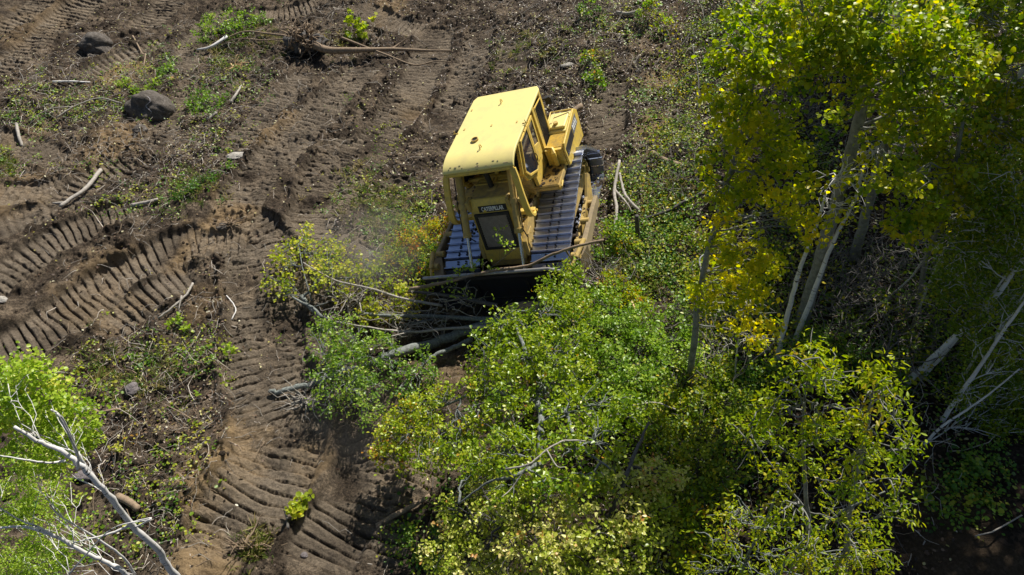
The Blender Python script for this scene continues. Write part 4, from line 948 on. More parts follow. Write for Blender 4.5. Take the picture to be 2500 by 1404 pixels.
# bushes right of the machine and behind the oak
SH = [('dense green bush on the slope right of the leaning oak', 'oak_sapling', 'maple_green', 'oak', [(1520, 800, .7, 50), (1580, 790, .7, 50), (1640, 820, .7, 45), (1560, 860, .9, 55), (1620, 890, .9, 50), (1500, 880, 1.1, 50), (1660, 760, .5, 35), (1500, 760, .6, 35), (1450, 800, 1., 45), (1460, 720, .8, 35), (1590, 940, 1.1, 50), (1530, 930, 1.2, 50), (1680, 860, .8, 40)], .085, .45),
      ('yellowing bush between the track frame and the green bush', 'bush', 'autumn', 'ovate', [(1470, 740, .5, 40, -.1), (1520, 720, .4, 40), (1500, 690, .3, 30, .1), (1560, 740, .4, 30)], .075, .40),
      ('low green bush beside the lower end of the yellow track guard', 'bush', 'cover', 'ovate', [(1500, 570, .35, 32), (1530, 590, .3, 30), (1480, 610, .3, 22), (1510, 540, .3, 22)], .075, .55),
      ('green and red bush against the outer side of the far track', 'bush', 'autumn', 'ovate', [(1080, 545, .7, 24, .12), (1055, 570, .6, 28, .08), (1030, 590, .55, 28, .1), (1070, 610, .5, 32, -.1), (1020, 640, .4, 35, -.1), (990, 600, .4, 26, .1), (1060, 650, .45, 30, 0), (1000, 560, .3, 24, .0), (960, 620, .3, 28, -.05)], .07, .45),
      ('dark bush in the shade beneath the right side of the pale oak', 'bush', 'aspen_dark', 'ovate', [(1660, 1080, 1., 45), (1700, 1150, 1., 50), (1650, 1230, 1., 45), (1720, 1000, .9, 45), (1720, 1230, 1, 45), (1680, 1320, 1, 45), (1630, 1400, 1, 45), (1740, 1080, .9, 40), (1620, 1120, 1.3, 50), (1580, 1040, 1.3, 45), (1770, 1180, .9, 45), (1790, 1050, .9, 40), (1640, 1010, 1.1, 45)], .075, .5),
      ('bush with yellowing lobed leaves between the pale oak and the low box elder', 'bush', 'autumn', 'oak', [(1700, 1250, 1.3, 26, .02), (1670, 1290, 1.2, 24, .0), (1690, 1360, 1.2, 30, -.05)], .085, .42),
      ('bush of green leaves at the foot of the two white birches', 'bush', 'maple_green', 'lance', [(1950, 850, .5, 32, -.15), (2000, 840, .5, 32, -.15), (1900, 900, .5, 35, -.1), (2010, 880, .5, 30, -.1), (1985, 800, .4, 22, 0)], .08, .3),
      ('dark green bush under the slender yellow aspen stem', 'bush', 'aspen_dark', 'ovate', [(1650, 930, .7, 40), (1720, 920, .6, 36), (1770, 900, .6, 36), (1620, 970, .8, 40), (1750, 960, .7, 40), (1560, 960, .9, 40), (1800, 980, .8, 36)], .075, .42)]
for lab, nm, mk, sh, bl, sz, v in SH:
    B_ = BL(bl); b = np.mean([q[0][:2] for q in B_], 0)
    tree(nm, lab, 'bush', [], B_, mk, sh, sz*.8, 2.6, 'dark', v+.08, .2, rs=1.15, clump=.11, per=20, limb=.012, twigs=.5, basept=(b[0], b[1], 0))

# ---------------- aspen in the lower left corner, close to the camera
b = at(540, 1520); y5 = b[1]
tree('white_barked_aspen', 'white barked aspen leaning into the picture at the lower left corner', 'tree',
     [([b, atY(428, 1404, y5), atY(380, 1335, y5), atY(325, 1285, y5), atY(262, 1205, y5), atY(200, 1140, y5+.05), atY(158, 1105, y5+.1), atY(100, 1080, y5+.1), atY(35, 1042, y5+.1)], .056, .018),
      ([atY(325, 1285, y5), atY(275, 1225, y5+.1), atY(225, 1160, y5+.15), atY(190, 1110, y5+.2), atY(175, 1070, y5+.2), atY(150, 1020, y5+.2), atY(125, 1000, y5+.2)], .03, .010),
      ([atY(190, 1145, y5), atY(190, 1110, y5), atY(165, 1055, y5-.05), atY(140, 1010, y5-.05)], .018, .008),
      ([atY(158, 1125, y5), atY(120, 1130, y5-.1), atY(60, 1122, y5-.2), atY(0, 1112, y5-.2)], .016, .006),
      ([atY(325, 1290, y5), atY(370, 1265, y5-.05), atY(300, 1280, y5), ], .012, .010),
      ([atY(318, 1282, y5), atY(260, 1305, y5-.1), atY(180, 1325, y5-.2)], .020, .007)],
     BY([(40, 925, y5+0.8, 50), (95, 930, y5+0.9, 48), (20, 990, y5+0.7, 48), (90, 990, y5+0.7, 50), (150, 960, y5+0.8, 42), (160, 1020, y5+0.7, 45), (190, 1000, y5+0.8, 30), (30, 1060, y5+0.6, 50, -.05), (110, 1050, y5+0.6, 45), (190, 1070, y5+0.7, 32, .1), (140, 1080, y5+0.7, 35), (230, 1075, y5+0.7, 14, .1), (60, 900, y5+0.9, 36), (0, 930, y5+0.8, 50), (-40, 1000, y5+0.6, 60), (200, 1040, y5+0.7, 30), (175, 1110, y5+0.7, 32), (120, 1120, y5+0.6, 34), (60, 1110, y5+0.6, 36)]),
     'lime', 'round', .046, 1.5, 'white', .5, .24, rs=1.25, clump=.10, per=22, limb=.006, twig=.004, twigs=.12)
b = at(420, 1540); y6 = b[1]
tree('white_barked_aspen', 'second pale aspen with thinner forked stem below the white trunk at the lower left', 'tree',
     [([b, atY(310, 1404, y6), atY(262, 1375, y6), atY(200, 1345, y6), atY(140, 1312, y6), atY(80, 1290, y6), atY(40, 1286, y6), atY(-40, 1290, y6)], .040, .012),
      ([atY(140, 1312, y6), atY(90, 1285, y6), atY(50, 1270, y6), atY(0, 1240, y6)], .018, .007),
      ([atY(330, 1404, y6+.1), atY(300, 1360, y6+.1), atY(230, 1310, y6+.1), atY(150, 1262, y6+.1), atY(120, 1230, y6+.1)], .020, .007),
      ([atY(170, 1400, y6-.2), atY(205, 1360, y6-.1), atY(275, 1290, y6-.1), atY(370, 1268, y6-.1)], .012, .006)],
     BY([(40, 1150, y6+0.8, 50), (100, 1180, y6+0.8, 42), (30, 1220, y6+0.7, 50, .05), (110, 1240, y6+0.7, 45, .05), (160, 1210, y6+0.8, 30, .05), (40, 1290, y6+0.6, 48, .05), (110, 1310, y6+0.6, 40, .05), (60, 1360, y6+0.5, 52, .03), (150, 1350, y6+0.5, 34), (20, 1400, y6+0.5, 50), (120, 1400, y6+0.5, 40), (110, 1130, y6+0.8, 36, -.1), (170, 1290, y6+0.7, 30)]),
     'lime', 'ovate', .042, 1.6, 'white', .38, .22, rs=1.25, clump=.10, per=24, limb=.006, twig=.004, twigs=.12)

# ================================================================== FELLED TREES
b = onground(1250, 800, .3)
tree('felled_tree', 'felled tree with thick lichened trunk lying in front of the blade and fresh green leaves', 'felled tree',
     [([onground(1290, 752, .5), onground(1230, 790, .42), onground(1150, 805, .35), onground(1060, 835, .28), onground(960, 868, .3), onground(900, 888, .3), onground(830, 905, .25), onground(760, 925, .2), onground(690, 945, .15), onground(655, 950, .1)], .155, .045),
      ([onground(1150, 830, .3), onground(1110, 850, .3), onground(1060, 870, .25), onground(1030, 890, .2)], .06, .04),
      ([onground(905, 895, .2), onground(860, 920, .35), onground(800, 900, .5)], .06, .02)],
     BL([(790, 815, .7, 34), (830, 800, .7, 28), (800, 860, .8, 36), (860, 830, .8, 36), (900, 870, .7, 36), (850, 890, .9, 38), (790, 920, .7, 36), (850, 950, .8, 38), (910, 940, .6, 34, -.1), (800, 970, .5, 32, -.05), (960, 900, .5, 32, -.15), (980, 940, .5, 30, -.15), (1030, 920, .5, 30, -.15), (1040, 880, .5, 24, -.1), (950, 830, .6, 26, -.1), (900, 1005, .7, 26, .1), (860, 985, .6, 20), (925, 830, .5, 22), (1060, 940, .4, 20, -.1), (910, 990, .5, 22)]),
     'maple_green', 'oak', .066, 1.5, 'lichen', .5, .22, rs=1.25, clump=.12, per=20, limb=.018, twigs=.8, basept=b)
b = onground(780, 700, .1)
tree('felled_maple', 'uprooted young maple with bright yellow leaves lying left of the blade', 'felled tree',
     [([onground(735, 720, .2), onground(770, 760, .25), onground(800, 775, .25)], .06, .03), ([onground(735, 720, .2), onground(800, 690, .4), onground(870, 680, .5), onground(930, 700, .4)], .035, .012), ([onground(760, 730, .2), onground(740, 660, .5), onground(730, 600, .6)], .022, .008)],
     BL([(700, 600, .4, 26), (745, 580, .4, 26), (700, 650, .5, 26), (760, 620, .5, 32, .02), (800, 640, .6, 30), (820, 670, .6, 28, .05), (770, 680, .6, 28), (710, 690, .4, 20), (660, 680, .25, 20), (850, 650, .5, 22, .05), (880, 670, .6, 28), (840, 700, .5, 24), (820, 590, .3, 20, .1), (760, 560, .3, 16), (690, 720, .3, 16), (920, 690, .5, 24, -.1), (680, 630, .3, 18), (830, 620, .3, 18), (905, 640, .35, 24, -.2), (940, 660, .4, 24, -.2)]),
     'maple_yellow', 'round', .068, 1.15, 'lichen', .42, .24, rs=1.15, clump=.15, per=13, limb=.012, twigs=1, basept=b)
b = onground(980, 740, .1)
tree('felled_maple', 'broken maple top with orange and yellow leaves against the left end of the blade', 'felled tree',
     [([onground(1060, 770, .3), onground(1000, 760, .4), onground(930, 745, .4)], .03, .012)],
     BL([(960, 750, .5, 30, .1), (990, 720, .5, 26, .05), (930, 760, .4, 24, .1), (900, 740, .4, 22), (1010, 750, .5, 22, .1), (960, 700, .5, 22, -.05), (1020, 700, .6, 18, -.1), (1050, 690, .6, 14, -.15), (900, 790, .3, 18), (870, 760, .3, 18)]),
     'maple_yellow', 'round', .068, 1.5, 'dark', .42, .24, rs=1.15, clump=.12, per=14, limb=.009, twigs=1, basept=b)
# uprooted tree at the top
RB0 = onground(742, 100, .35)
root = empty('uprooted_tree', RB0-np.array([0, 0, .35]), 'uprooted bare tree with splintered root ball lying near the top edge', 'fallen tree')
t = Tubes()
def gpts(l, dz_=0): return [onground(p[0], p[1], p[2]) for p in l]
t.add(smooth_poly(gpts([(765, 102, .45), (800, 112, .40), (850, 122, .32), (900, 124, .25), (960, 118, .22), (1040, 120, .18), (1100, 129, .1)]), 5), np.linspace(.15, .025, 31), 12)
for l, r in (([(835, 92, .3), (890, 112, .3), (950, 135, .2), (1010, 148, .15), (1060, 146, .12), (1100, 156, .08)], .045), ([(955, 118, .22), (975, 103, .3), (1000, 93, .4)], .04),
             ([(700, 92, .4), (650, 84, .35), (600, 80, .3), (560, 90, .25), (520, 105, .2), (480, 118, .1)], .045), ([(700, 98, .35), (640, 97, .3), (590, 97, .25), (540, 104, .15)], .03), ([(870, 118, .3), (872, 140, .05)], .02), ([(960, 140, .2), (975, 158, .05)], .012),
             ([(720, 80, .5), (715, 65, .7), (722, 40, .9)], .02)):
    P = smooth_poly(gpts(l), 4); t.add(P, np.linspace(r, r*.4, len(P)), 8)
t.build('trunk', BM['wood'], root, inv=RB0-np.array([0, 0, .35]))
t = Tubes(); base = RB0-np.array([0, 0, .35])
for k in range(190):
    u = unit(rng.normal(size=3)*np.array([.9, .8, .9])+np.array([-.15, 0, .55])); L = rng.uniform(.3, .8); c = RB0+rng.normal(size=3)*np.array([.16, .16, .12])
    e = c+u*L; e[2] = max(e[2], float(ground_z(e[0], e[1])))
    t.add(curve(c, e, rng.normal(size=3)*.08, .07, 6), np.linspace(rng.uniform(.025, .08), .010, 6), 5)
t.build('roots', BM['wood'], root, inv=base)
def lump(name, c, r, mat, parent=None, seed=0, sub=4, rough=.28, squash=(1, 1, 1), fr=1.6, flat=0):
    bm_ = bmesh.new(); bmesh.ops.create_icosphere(bm_, subdivisions=sub, radius=1); me = bpy.data.meshes.new(name); bm_.to_mesh(me); bm_.free()
    co = np.zeros(len(me.vertices)*3); me.vertices.foreach_get('co', co); co = co.reshape(-1, 3)
    d = 1+rough*(vn(co[:, 0]*fr+9, co[:, 1]*fr+co[:, 2]*1.3, seed)*1.6+.5*vn(co[:, 0]*fr*2.4, co[:, 2]*fr*2.4+co[:, 1]*2, seed+1)+.22*vn(co[:, 1]*fr*6, co[:, 2]*fr*6+co[:, 0]*5, seed+2))
    if flat:
        for q in unit(np.random.default_rng(seed).normal(size=(7, 3))): d = np.minimum(d, (1-flat*.25)/np.maximum(co@q, .3)*1.0)
    co = co*d[:, None]*np.array(squash)*r
    me.vertices.foreach_set('co', co.ravel()); me.polygons.foreach_set('use_smooth', [True]*len(me.polygons)); me.materials.append(mat)
    o = bpy.data.objects.new(name, me); C.objects.link(o)
    if parent: o.parent = parent; o.location = np.array(c)-np.array(parent.location)
    else: o.location = c
    return o
lump('root_ball', RB0-np.array([0, 0, .05]), .46, BM['dark'], root, 5, 4, .7, (1.3, .9, .8), 3)

# boulders ---------------------------------------------------------
def rock_mat(name, a, b_, c_):
    m, n, l = new_mat(name); p = n.new('ShaderNodeBsdfPrincipled'); p.inputs['Roughness'].default_value = .85
    t = noise(n, l, 7, 9, .85); r = ramp(n, [(.34, a), (.52, b_), (.66, c_)]); l.new(t.outputs[0], r.inputs[0]); l.new(r.outputs[0], p.inputs['Base Color'])
    t2 = noise(n, l, 9, 8, .75); bp = n.new('ShaderNodeBump'); bp.inputs['Strength'].default_value = 1; bp.inputs['Distance'].default_value = .09; l.new(t2.outputs[0], bp.inputs['Height']); l.new(bp.outputs[0], p.inputs['Normal'])
    o = n.new('ShaderNodeOutputMaterial'); l.new(p.outputs[0], o.inputs[0]); return m
MR1 = rock_mat('muddy granite', (.045, .036, .028), (.105, .088, .072), (.24, .215, .19)); MR2 = rock_mat('purple grey stone', (.12, .10, .10), (.22, .19, .19), (.34, .31, .31)); MR3 = rock_mat('pale stone', (.30, .27, .23), (.45, .42, .37), (.6, .57, .52))
RK = [(370, 272, 47, MR1, (1, .85, .72), 'large muddy boulder with white scratches left of the fallen tree', 3), (238, 118, 38, MR1, (1, .8, .7), 'dark boulder sunk in a hollow near the upper left corner', 14), (328, 958, 17, MR2, (1, .9, .8), 'small round grey stone above the white barked aspen', 21),
      (345, 328, 17, MR1, (1.2, .8, .4), 'flat brown stone just below the large muddy boulder', 25), (575, 380, 16, MR3, (1.4, .8, .4), 'pale flat stone in the litter at the edge of the upper ruts', 31), (8, 735, 12, MR3, (1, .8, .6), 'pale stone at the left edge beside the widest ruts', 37),
      (70, 493, 11, MR2, (1, .8, .6), 'small grey stone below the left leaf patch', 41), (235, 1065, 20, MR1, (1, .9, .9), 'brown stone touching the leaves of the lower left aspen', 44), (742, 1352, 8, MR2, (1, .9, .8), 'smallest dark stone in the bottom centre ruts', 51), (205, 1160, 18, MR2, (1.1, .8, .7), 'grey stone behind the fork of the white barked trunk', 55), (2218, 585, 20, MR2, (.8, .8, 1.1), 'grey stone in the shade under the hanging aspen leaves', 61),
      (1390, 158, 12, MR3, (1.5, .8, .5), 'pale stone on the slope above the bulldozer cab', 66), (545, 555, 16, MR1, (1.2, .9, .6), 'sandy stone beside the torn roots in the ruts', 71)]
for px, py, rp, m_, sq, lab, sd_ in RK:
    p = onground(px, py); r = rp/pxm(p); o = lump('boulder' if rp > 30 else 'stone', p+np.array([0, 0, r*.12]), r*1.05, m_, None, sd_, 5, .34, sq, 1.15, 0)
    tag(o, lab, 'boulder' if rp > 30 else 'stone')
    if rp == 47:
        tb = Tubes(); me = o.data; co = np.array([v.co[:] for v in me.vertices]); nr = np.array([v.normal[:] for v in me.vertices])
        dirs = np.array([ray(361+6*math.sin(k*1.1)+(k > 6)*4, 237+k*5) for k in range(9)]); pts = []
        for d in dirs:
            d = unit(d); o_ = np.array([0, 0, CZ])-np.array(o.location); w_ = co-o_; tt = w_@d; dist = np.linalg.norm(w_-tt[:, None]*d, axis=1)+(nr@d > 0)*9; i = int(np.argmin(dist)); pts.append(co[i]+nr[i]*.004)
        tb.add(np.array(pts), .008, 4); tb.build('scratch', plain('fresh stone scratch', (.6, .57, .6)), o, False)

# ================================================================== STICKS AND LOGS
def stick(name, cat, lab, lst, w0, w1, mat, forks=(), group=None, k=8, jit=.004):
    P = [onground(a[0], a[1], a[2] if len(a) > 2 else .05) for a in lst]; pm = pxm(P[0]); base = P[0]
    t = Tubes(); Q = smooth_poly(P, 5); Q[1:-1] += rng.normal(size=(len(Q)-2, 3))*jit
    rr = np.linspace(w0/2/pm, w1/2/pm, len(Q))*rng.uniform(.93, 1.07, len(Q)); t.add(Q, rr, k)
    for f in forks:
        R_ = smooth_poly([onground(a[0], a[1], a[2] if len(a) > 2 else .08) for a in f], 4); t.add(R_, np.linspace(w1*.45/pm, w1*.18/pm, len(R_)), 6)
    o = t.build(name, BM[mat], None, True, inv=base); o.location = base; return tag(o, lab, cat, group)
SK = [
 ('log', 'log', 'pale curved log lying across the ruts at the left', [(145, 500, .1), (170, 480, .14), (205, 455, .18), (232, 425, .15), (240, 405, .12)], 9, 11, 'deadgrey', [[(160, 490, .1), (125, 490, .06)]]),
 ('log', 'log', 'short pale log end beside the curved log', [(320, 497, .06), (350, 492, .1), (385, 484, .1)], 12, 7, 'deadgrey', []),
 ('log', 'log', 'brown log half buried at the bottom, left of the oak', [(918, 1280, .05), (960, 1255, .1), (1010, 1228, .12), (1050, 1210, .05)], 15, 11, 'wood', []),
 ('log', 'log', 'brown log on the ground behind the rear corner of the bulldozer', [(1365, 305, .3), (1390, 285, .3), (1420, 268, .25)], 17, 15, 'wood', []),
 ('log', 'log', 'brown log among leaves right of the rear of the track', [(1590, 375, .12), (1625, 388, .14), (1660, 405, .1)], 14, 16, 'wood', []),
 ('log', 'log', 'pale log on the slope at the top centre', [(1505, 30, .1), (1535, 27, .12), (1560, 25, .1)], 8, 10, 'deadgrey', []),
 ('branch', 'branch', 'tall grey stick upright in the bushes right of the track', [(1495, 590, .1), (1505, 520, .3), (1500, 460, .4), (1512, 395, .5)], 9, 8, 'deadgrey', [[(1500, 460, .4), (1530, 500, .3), (1545, 520, .2)]]),
 ('branch', 'branch', 'forked grey stick just right of the tall upright one', [(1513, 420, .4), (1522, 460, .35), (1530, 490, .3), (1560, 515, .2)], 6, 8, 'deadgrey', []),
 ('branch', 'branch', 'dark fallen branch pointing up to the yellow aspen', [(1560, 540, .1), (1620, 520, .2), (1660, 495, .3), (1720, 470, .4)], 8, 9, 'dark', [[(1640, 510, .2), (1700, 505, .1)], [(1560, 540, .1), (1510, 560, .05)]]),
 ('tree_stump', 'stump', 'dark broken stump standing in the bushes below the upright sticks', [(1556, 592, 0), (1556, 560, .3), (1555, 525, .75)], 14, 9, 'dark', []),
 ('branch', 'branch', 'peeled pale stick with fork resting against the yellow aspen trunk', [(1722, 680, .5), (1708, 635, .7), (1730, 612, .8)], 4, 4, 'white', [[(1708, 635, .7), (1690, 645, .5), (1695, 665, .4)]]),
 ('branch', 'branch', 'long forked grey branch on the ground between the widest ruts and the leaf patch', [(475, 700, .1), (460, 725, .12), (430, 755, .1), (390, 785, .05)], 6, 5, 'deadgrey', [[(450, 735, .1), (440, 770, .05)]]),
 ('branch', 'branch', 'small curved white stick in the vertical ruts', [(552, 720, .05), (572, 745, .08), (563, 775, .05)], 3, 3, 'white', []),
 ('log', 'log', 'orange brown split log behind the white barked aspen trunk', [(290, 1215, .1), (318, 1228, .15), (340, 1245, .08)], 20, 16, 'wood', []),
 ('branch', 'branch', 'curved root arching out of the soil above the lower left stones', [(228, 995, .05), (245, 1010, .15), (270, 1007, .2), (298, 1005, .05)], 6, 6, 'wood', []),
 ('branch', 'branch', 'thin stick standing up in the bottom centre ruts', [(708, 1300, .02), (698, 1260, .1), (690, 1235, .2)], 8, 5, 'dark', [[(700, 1265, .1), (680, 1300, .05)]]),
 ('log', 'log', 'long lichened branch lying level in front of the blade', [(1225, 783, .5), (1150, 778, .55), (1060, 775, .5), (940, 775, .45), (870, 765, .3)], 13, 7, 'lichen', [[(1060, 782, .45), (990, 790, .3), (960, 800, .2)]]),
 ('log', 'log', 'curved branch running diagonally over the dark face of the blade', [(1215, 752, .7), (1170, 740, .8), (1110, 725, .85), (1050, 718, .7), (1000, 720, .5)], 12, 7, 'dark', [[(1050, 718, .7), (1030, 745, .5)]]),
 ('branch', 'branch', 'long thin grey stem lying left from the blade above the thick felled trunk', [(1200, 800, .5), (1100, 800, .55), (1000, 805, .5), (900, 800, .5), (820, 790, .4)], 8, 4, 'deadgrey', [[(1000, 805, .5), (930, 830, .4), (880, 850, .3)]]),
 ('branch', 'branch', 'thin grey stem reaching from the blade up into the yellow felled crown', [(1080, 745, .7), (990, 735, .7), (900, 705, .7), (820, 690, .6), (740, 640, .6)], 7, 3, 'deadgrey', [[(900, 705, .7), (850, 740, .5)], [(820, 690, .6), (790, 720, .5)]]),
 ('branch', 'branch', 'bent grey lichened stem at the lower end of the yellow felled crown', [(785, 770, .3), (760, 745, .4), (725, 725, .4), (690, 700, .3)], 10, 4, 'lichen', [[(760, 745, .4), (800, 735, .5)]]),
 ('log', 'log', 'thick brown log end held against the blade beside the oak', [(1245, 765, .5), (1290, 755, .6), (1320, 760, .5)], 34, 26, 'wood', []),
 ('branch', 'branch', 'long pale stick leaning over the top of the blade and the near track', [(1000, 712, 1.25), (1100, 688, 1.38), (1200, 668, 1.5), (1290, 650, 1.62), (1340, 633, 1.7), (1400, 618, 1.7), (1472, 606, 1.5)], 8, 6, 'wood', [[(1380, 622, 1.7), (1395, 645, 1.3)], [(1465, 607, 1.5), (1480, 640, .9)]]),
 ('branch', 'branch', 'thin dark branch at the far right edge of the bare shaded soil', [(2490, 1262, .1), (2430, 1295, .15), (2380, 1310, .08)], 4, 3, 'deadgrey', []),
 ('branch', 'branch', 'long thin pale twig lying in the uppermost left leaf patch', [(130, 203, .06), (170, 202, .1), (220, 200, .06)], 5, 4, 'white', []),
 ('branch', 'branch', 'thin forked twig curving left of the large muddy boulder', [(140, 292, .1), (180, 262, .25), (240, 240, .3), (300, 258, .1)], 3, 3, 'deadgrey', [[(180, 262, .25), (130, 275, .1), (85, 295, .05)]]),
 ('branch', 'branch', 'short pale stick pointing down at the left edge under the leaf patch', [(42, 305, .1), (45, 330, .12), (50, 350, .05)], 8, 7, 'deadgrey', []),
 ('branch', 'branch', 'grey stick lying under the lowest green shrub left of the upper ruts', [(505, 290, .08), (530, 275, .1)], 8, 8, 'deadgrey', []),
 ('branch', 'branch', 'broken grey stick standing right of the round green shrub', [(565, 255, .05), (578, 235, .15), (586, 200, .2)], 8, 4, 'deadgrey', []),
 ('branch', 'branch', 'brown twigs flung over the sandy track near the dark boulder', [(325, 90, .05), (345, 125, .1), (358, 140, .08), (352, 168, .05)], 4, 3, 'wood', [[(358, 140, .08), (318, 130, .05)]]),
 ('branch', 'branch', 'white weathered stick leaning on the top edge leaf patch', [(480, 118, .15), (515, 112, .2), (555, 92, .25)], 4, 9, 'white', []),
 ('branch', 'branch', 'slender bent sapling stem right of the bank in the sun', [(1702, 270, .1), (1705, 190, .5), (1690, 110, .8)], 4, 3, 'dark', [[(1705, 190, .5), (1730, 140, .6)]]),
 ('branch', 'branch', 'long thin bent stem arching near the upper left of the yellow leaves', [(1660, 120, .1), (1700, 70, .5), (1770, 40, .7)], 3, 3, 'deadgrey', []),
 ('branch', 'branch', 'light brown stick between the yellowing bush and the green bush', [(1540, 745, .6), (1556, 770, .65), (1567, 785, .6)], 5, 7, 'fresh', []),
 ('branch', 'branch', 'bare forked branch reaching right out of the green bush beside the aspen stem', [(1480, 1020, 1.6), (1540, 990, 1.5), (1600, 985, 1.3), (1650, 1000, 1.2)], 5, 4, 'deadgrey', [[(1540, 990, 1.5), (1600, 1010, 1.2)]]),
 ('branch', 'branch', 'pale forked branch lying over the upper leaves of the leaning oak', [(1430, 1072, 3.2), (1380, 1075, 3.3), (1335, 1095, 3.4), (1290, 1130, 3.4), (1235, 1145, 3.3)], 4, 5, 'deadgrey', [[(1335, 1095, 3.4), (1360, 1130, 3.4), (1380, 1140, 3.3)], [(1290, 1130, 3.4), (1250, 1180, 3.3), (1225, 1220, 3.2)]]),
]
for name, cat, lab, lst, w0, w1, m_, fk in SK: stick(name, cat, lab, lst, w0, w1, m_, fk)
# splintered stump, torn roots
def splinter(name, lab, cat, px, py, n, L, mat):
    p = onground(px, py, .05); t = Tubes()
    for k in range(n):
        u = unit(rng.normal(size=3)*np.array([1, .6, .35])+np.array([.2, 0, .25])); t.add(curve(p-u*L*.3*rng.uniform(), p+u*L*rng.uniform(.4, 1), rng.normal(size=3)*.04, .05, 5), np.linspace(rng.uniform(.012, .03), .004, 5), 5)
    o = t.build(name, BM[mat], None, inv=p); o.location = p; tag(o, lab, cat)
splinter('splintered_stump', 'pale splintered stump lying in the green patch left of the fallen tree', 'stump', 572, 162, 34, .75, 'fresh')
splinter('torn_roots', 'torn brown roots sticking out of the sandy hollow in the ruts', 'roots', 560, 548, 30, .6, 'wood')
splinter('twig_pile', 'pile of thin dry twigs at the bottom of the centre ruts', 'twigs', 600, 1330, 40, .9, 'wood')
splinter('twig_pile', 'tangle of grey twigs under the left tip of the felled green tree', 'twigs', 740, 970, 60, .9, 'deadgrey')
for (px, py, n, L, hgt, lab) in [(1010, 790, 60, 1.1, .4, 'tangle of thin dead twigs in front of the lower left of the blade'), (860, 730, 50, 1.0, .4, 'tangle of grey twigs between the yellow and the green felled crowns'), (1120, 745, 30, .9, .8, 'bare curly twigs caught on the face of the blade')]:
    p = onground(px, py, hgt); t = Tubes()
    for k in range(n):
        u = unit(rng.normal(size=3)*np.array([1.2, .8, .5])+np.array([-.3, 0, .1])); a = p+rng.normal(size=3)*np.array([.35, .2, .12]); c_ = curve(a, a+u*L*rng.uniform(.4, 1), rng.normal(size=3)*.12, .05, 7); t.add(c_, np.linspace(rng.uniform(.006, .016), .003, 7), 4)
    o = t.build('twig_tangle', BM['deadgrey'], None, inv=p); o.location = p; tag(o, lab, 'twigs')
splinter('twig_pile', 'dry brushwood heaped beside the lower corner of the track guard', 'twigs', 1470, 690, 40, .8, 'deadgrey')

# small shrubs and saplings in the clearing
SM = [('sapling', 'small bright yellow sapling standing behind the fallen trunk at the top', 'maple_yellow', 'round', [(870, 40, .7, 22, -.1), (895, 55, .6, 20, 0), (860, 65, .4, 20, -.05), (890, 80, .3, 18, -.1), (850, 85, .25, 12, -.1)], .13, .3),
      ('shrub', 'widest green shrub near the top edge left of the root ball', 'maple_green', 'ovate', [(500, 85, .3, 26), (530, 60, .35, 30, .1), (570, 45, .35, 30, .1), (610, 40, .35, 26, .1), (560, 75, .3, 26, -.1), (650, 45, .2, 18, -.2), (600, 65, .3, 24, -.1), (500, 50, .3, 20, .1)], .095, .5),
      ('shrub', 'round green shrub in the leaf patch right of the large boulder', 'maple_green', 'ovate', [(490, 235, .35, 26, -.1), (510, 260, .35, 26, -.05), (475, 255, .3, 20, -.1), (540, 240, .2, 18)], .09, .4),
      ('shrub', 'dark green shrub between the two boulders', 'maple_green', 'ovate', [(405, 150, .3, 18, -.1), (400, 175, .3, 18), (415, 165, .2, 14)], .09, .35),
      ('shrub', 'yellow green shrub directly above the large boulder', 'lime', 'ovate', [(340, 215, .2, 20, -.1), (380, 210, .2, 20, -.1), (300, 205, .15, 18, 0)], .08, .35),
      ('sapling', 'little yellow sapling growing in the bottom centre ruts', 'maple_yellow', 'round', [(742, 1222, .25, 13), (730, 1240, .15, 10, .05), (720, 1258, .1, 7, .2)], .10, .35),
      ('shrub', 'dry greenish tuft on the mound above the centre ruts', 'cover', 'ovate', [(480, 455, .2, 26, -.1), (520, 435, .2, 24, -.1), (440, 470, .15, 22, 0), (560, 410, .15, 16, .1)], .06, .4),
      ('sapling', 'small sprig of green leaves left of the widest ruts in the twig patch', 'lime', 'round', [(430, 785, .15, 14), (565, 850, .15, 12), (450, 800, .1, 10)], .08, .4),
      ('shrub', 'small shrub with few leaves on the slope above the cab', 'cover', 'round', [(1440, 140, .3, 22, .1), (1460, 200, .3, 26, .05), (1440, 180, .3, 20, .1)], .085, .6),
      ('shrub', 'green shrub at the top edge right of the dark hollow', 'cover', 'round', [(1580, 20, .4, 30, .1), (1440, 20, .3, 26, 0), (1620, 50, .3, 20, .15)], .085, .6)]
for nm, lab, mk, sh, bl, sz, v in SM:
    B_ = BL(bl); b = np.mean([q[0][:2] for q in B_], 0)
    tree(nm, lab, 'shrub', [], B_, mk, sh, sz, 1.5, 'dark', v, .17, clump=.09, per=11, limb=.007, twig=.004, twigs=.8, basept=(b[0], b[1], 0))
# leafy twig hanging over the blade
b = onground(1150, 700, 1.2)
tree('leafy_branch', 'thin leafy branch hanging over the left half of the blade', 'branch', [([onground(1000, 715, 1.2), onground(1090, 690, 1.4), onground(1180, 670, 1.5), onground(1260, 610, 1.8)], .014, .005)],
     BL([(1095, 690, 1.4, 14), (1120, 665, 1.5, 12), (1140, 655, 1.5, 10), (1160, 650, 1.6, 10), (1180, 640, 1.6, 9), (1110, 710, 1.3, 12), (1150, 715, 1.3, 10), (1240, 600, 1.9, 10), (1225, 590, 1.9, 8), (1060, 700, 1.3, 14), (1215, 560, 1.9, 8), (1195, 655, 1.6, 8)]),
     'lime', 'ovate', .07, .6, 'dark', .4, .2, clump=.08, per=5, limb=.004, twig=.003, twigs=1, basept=b)

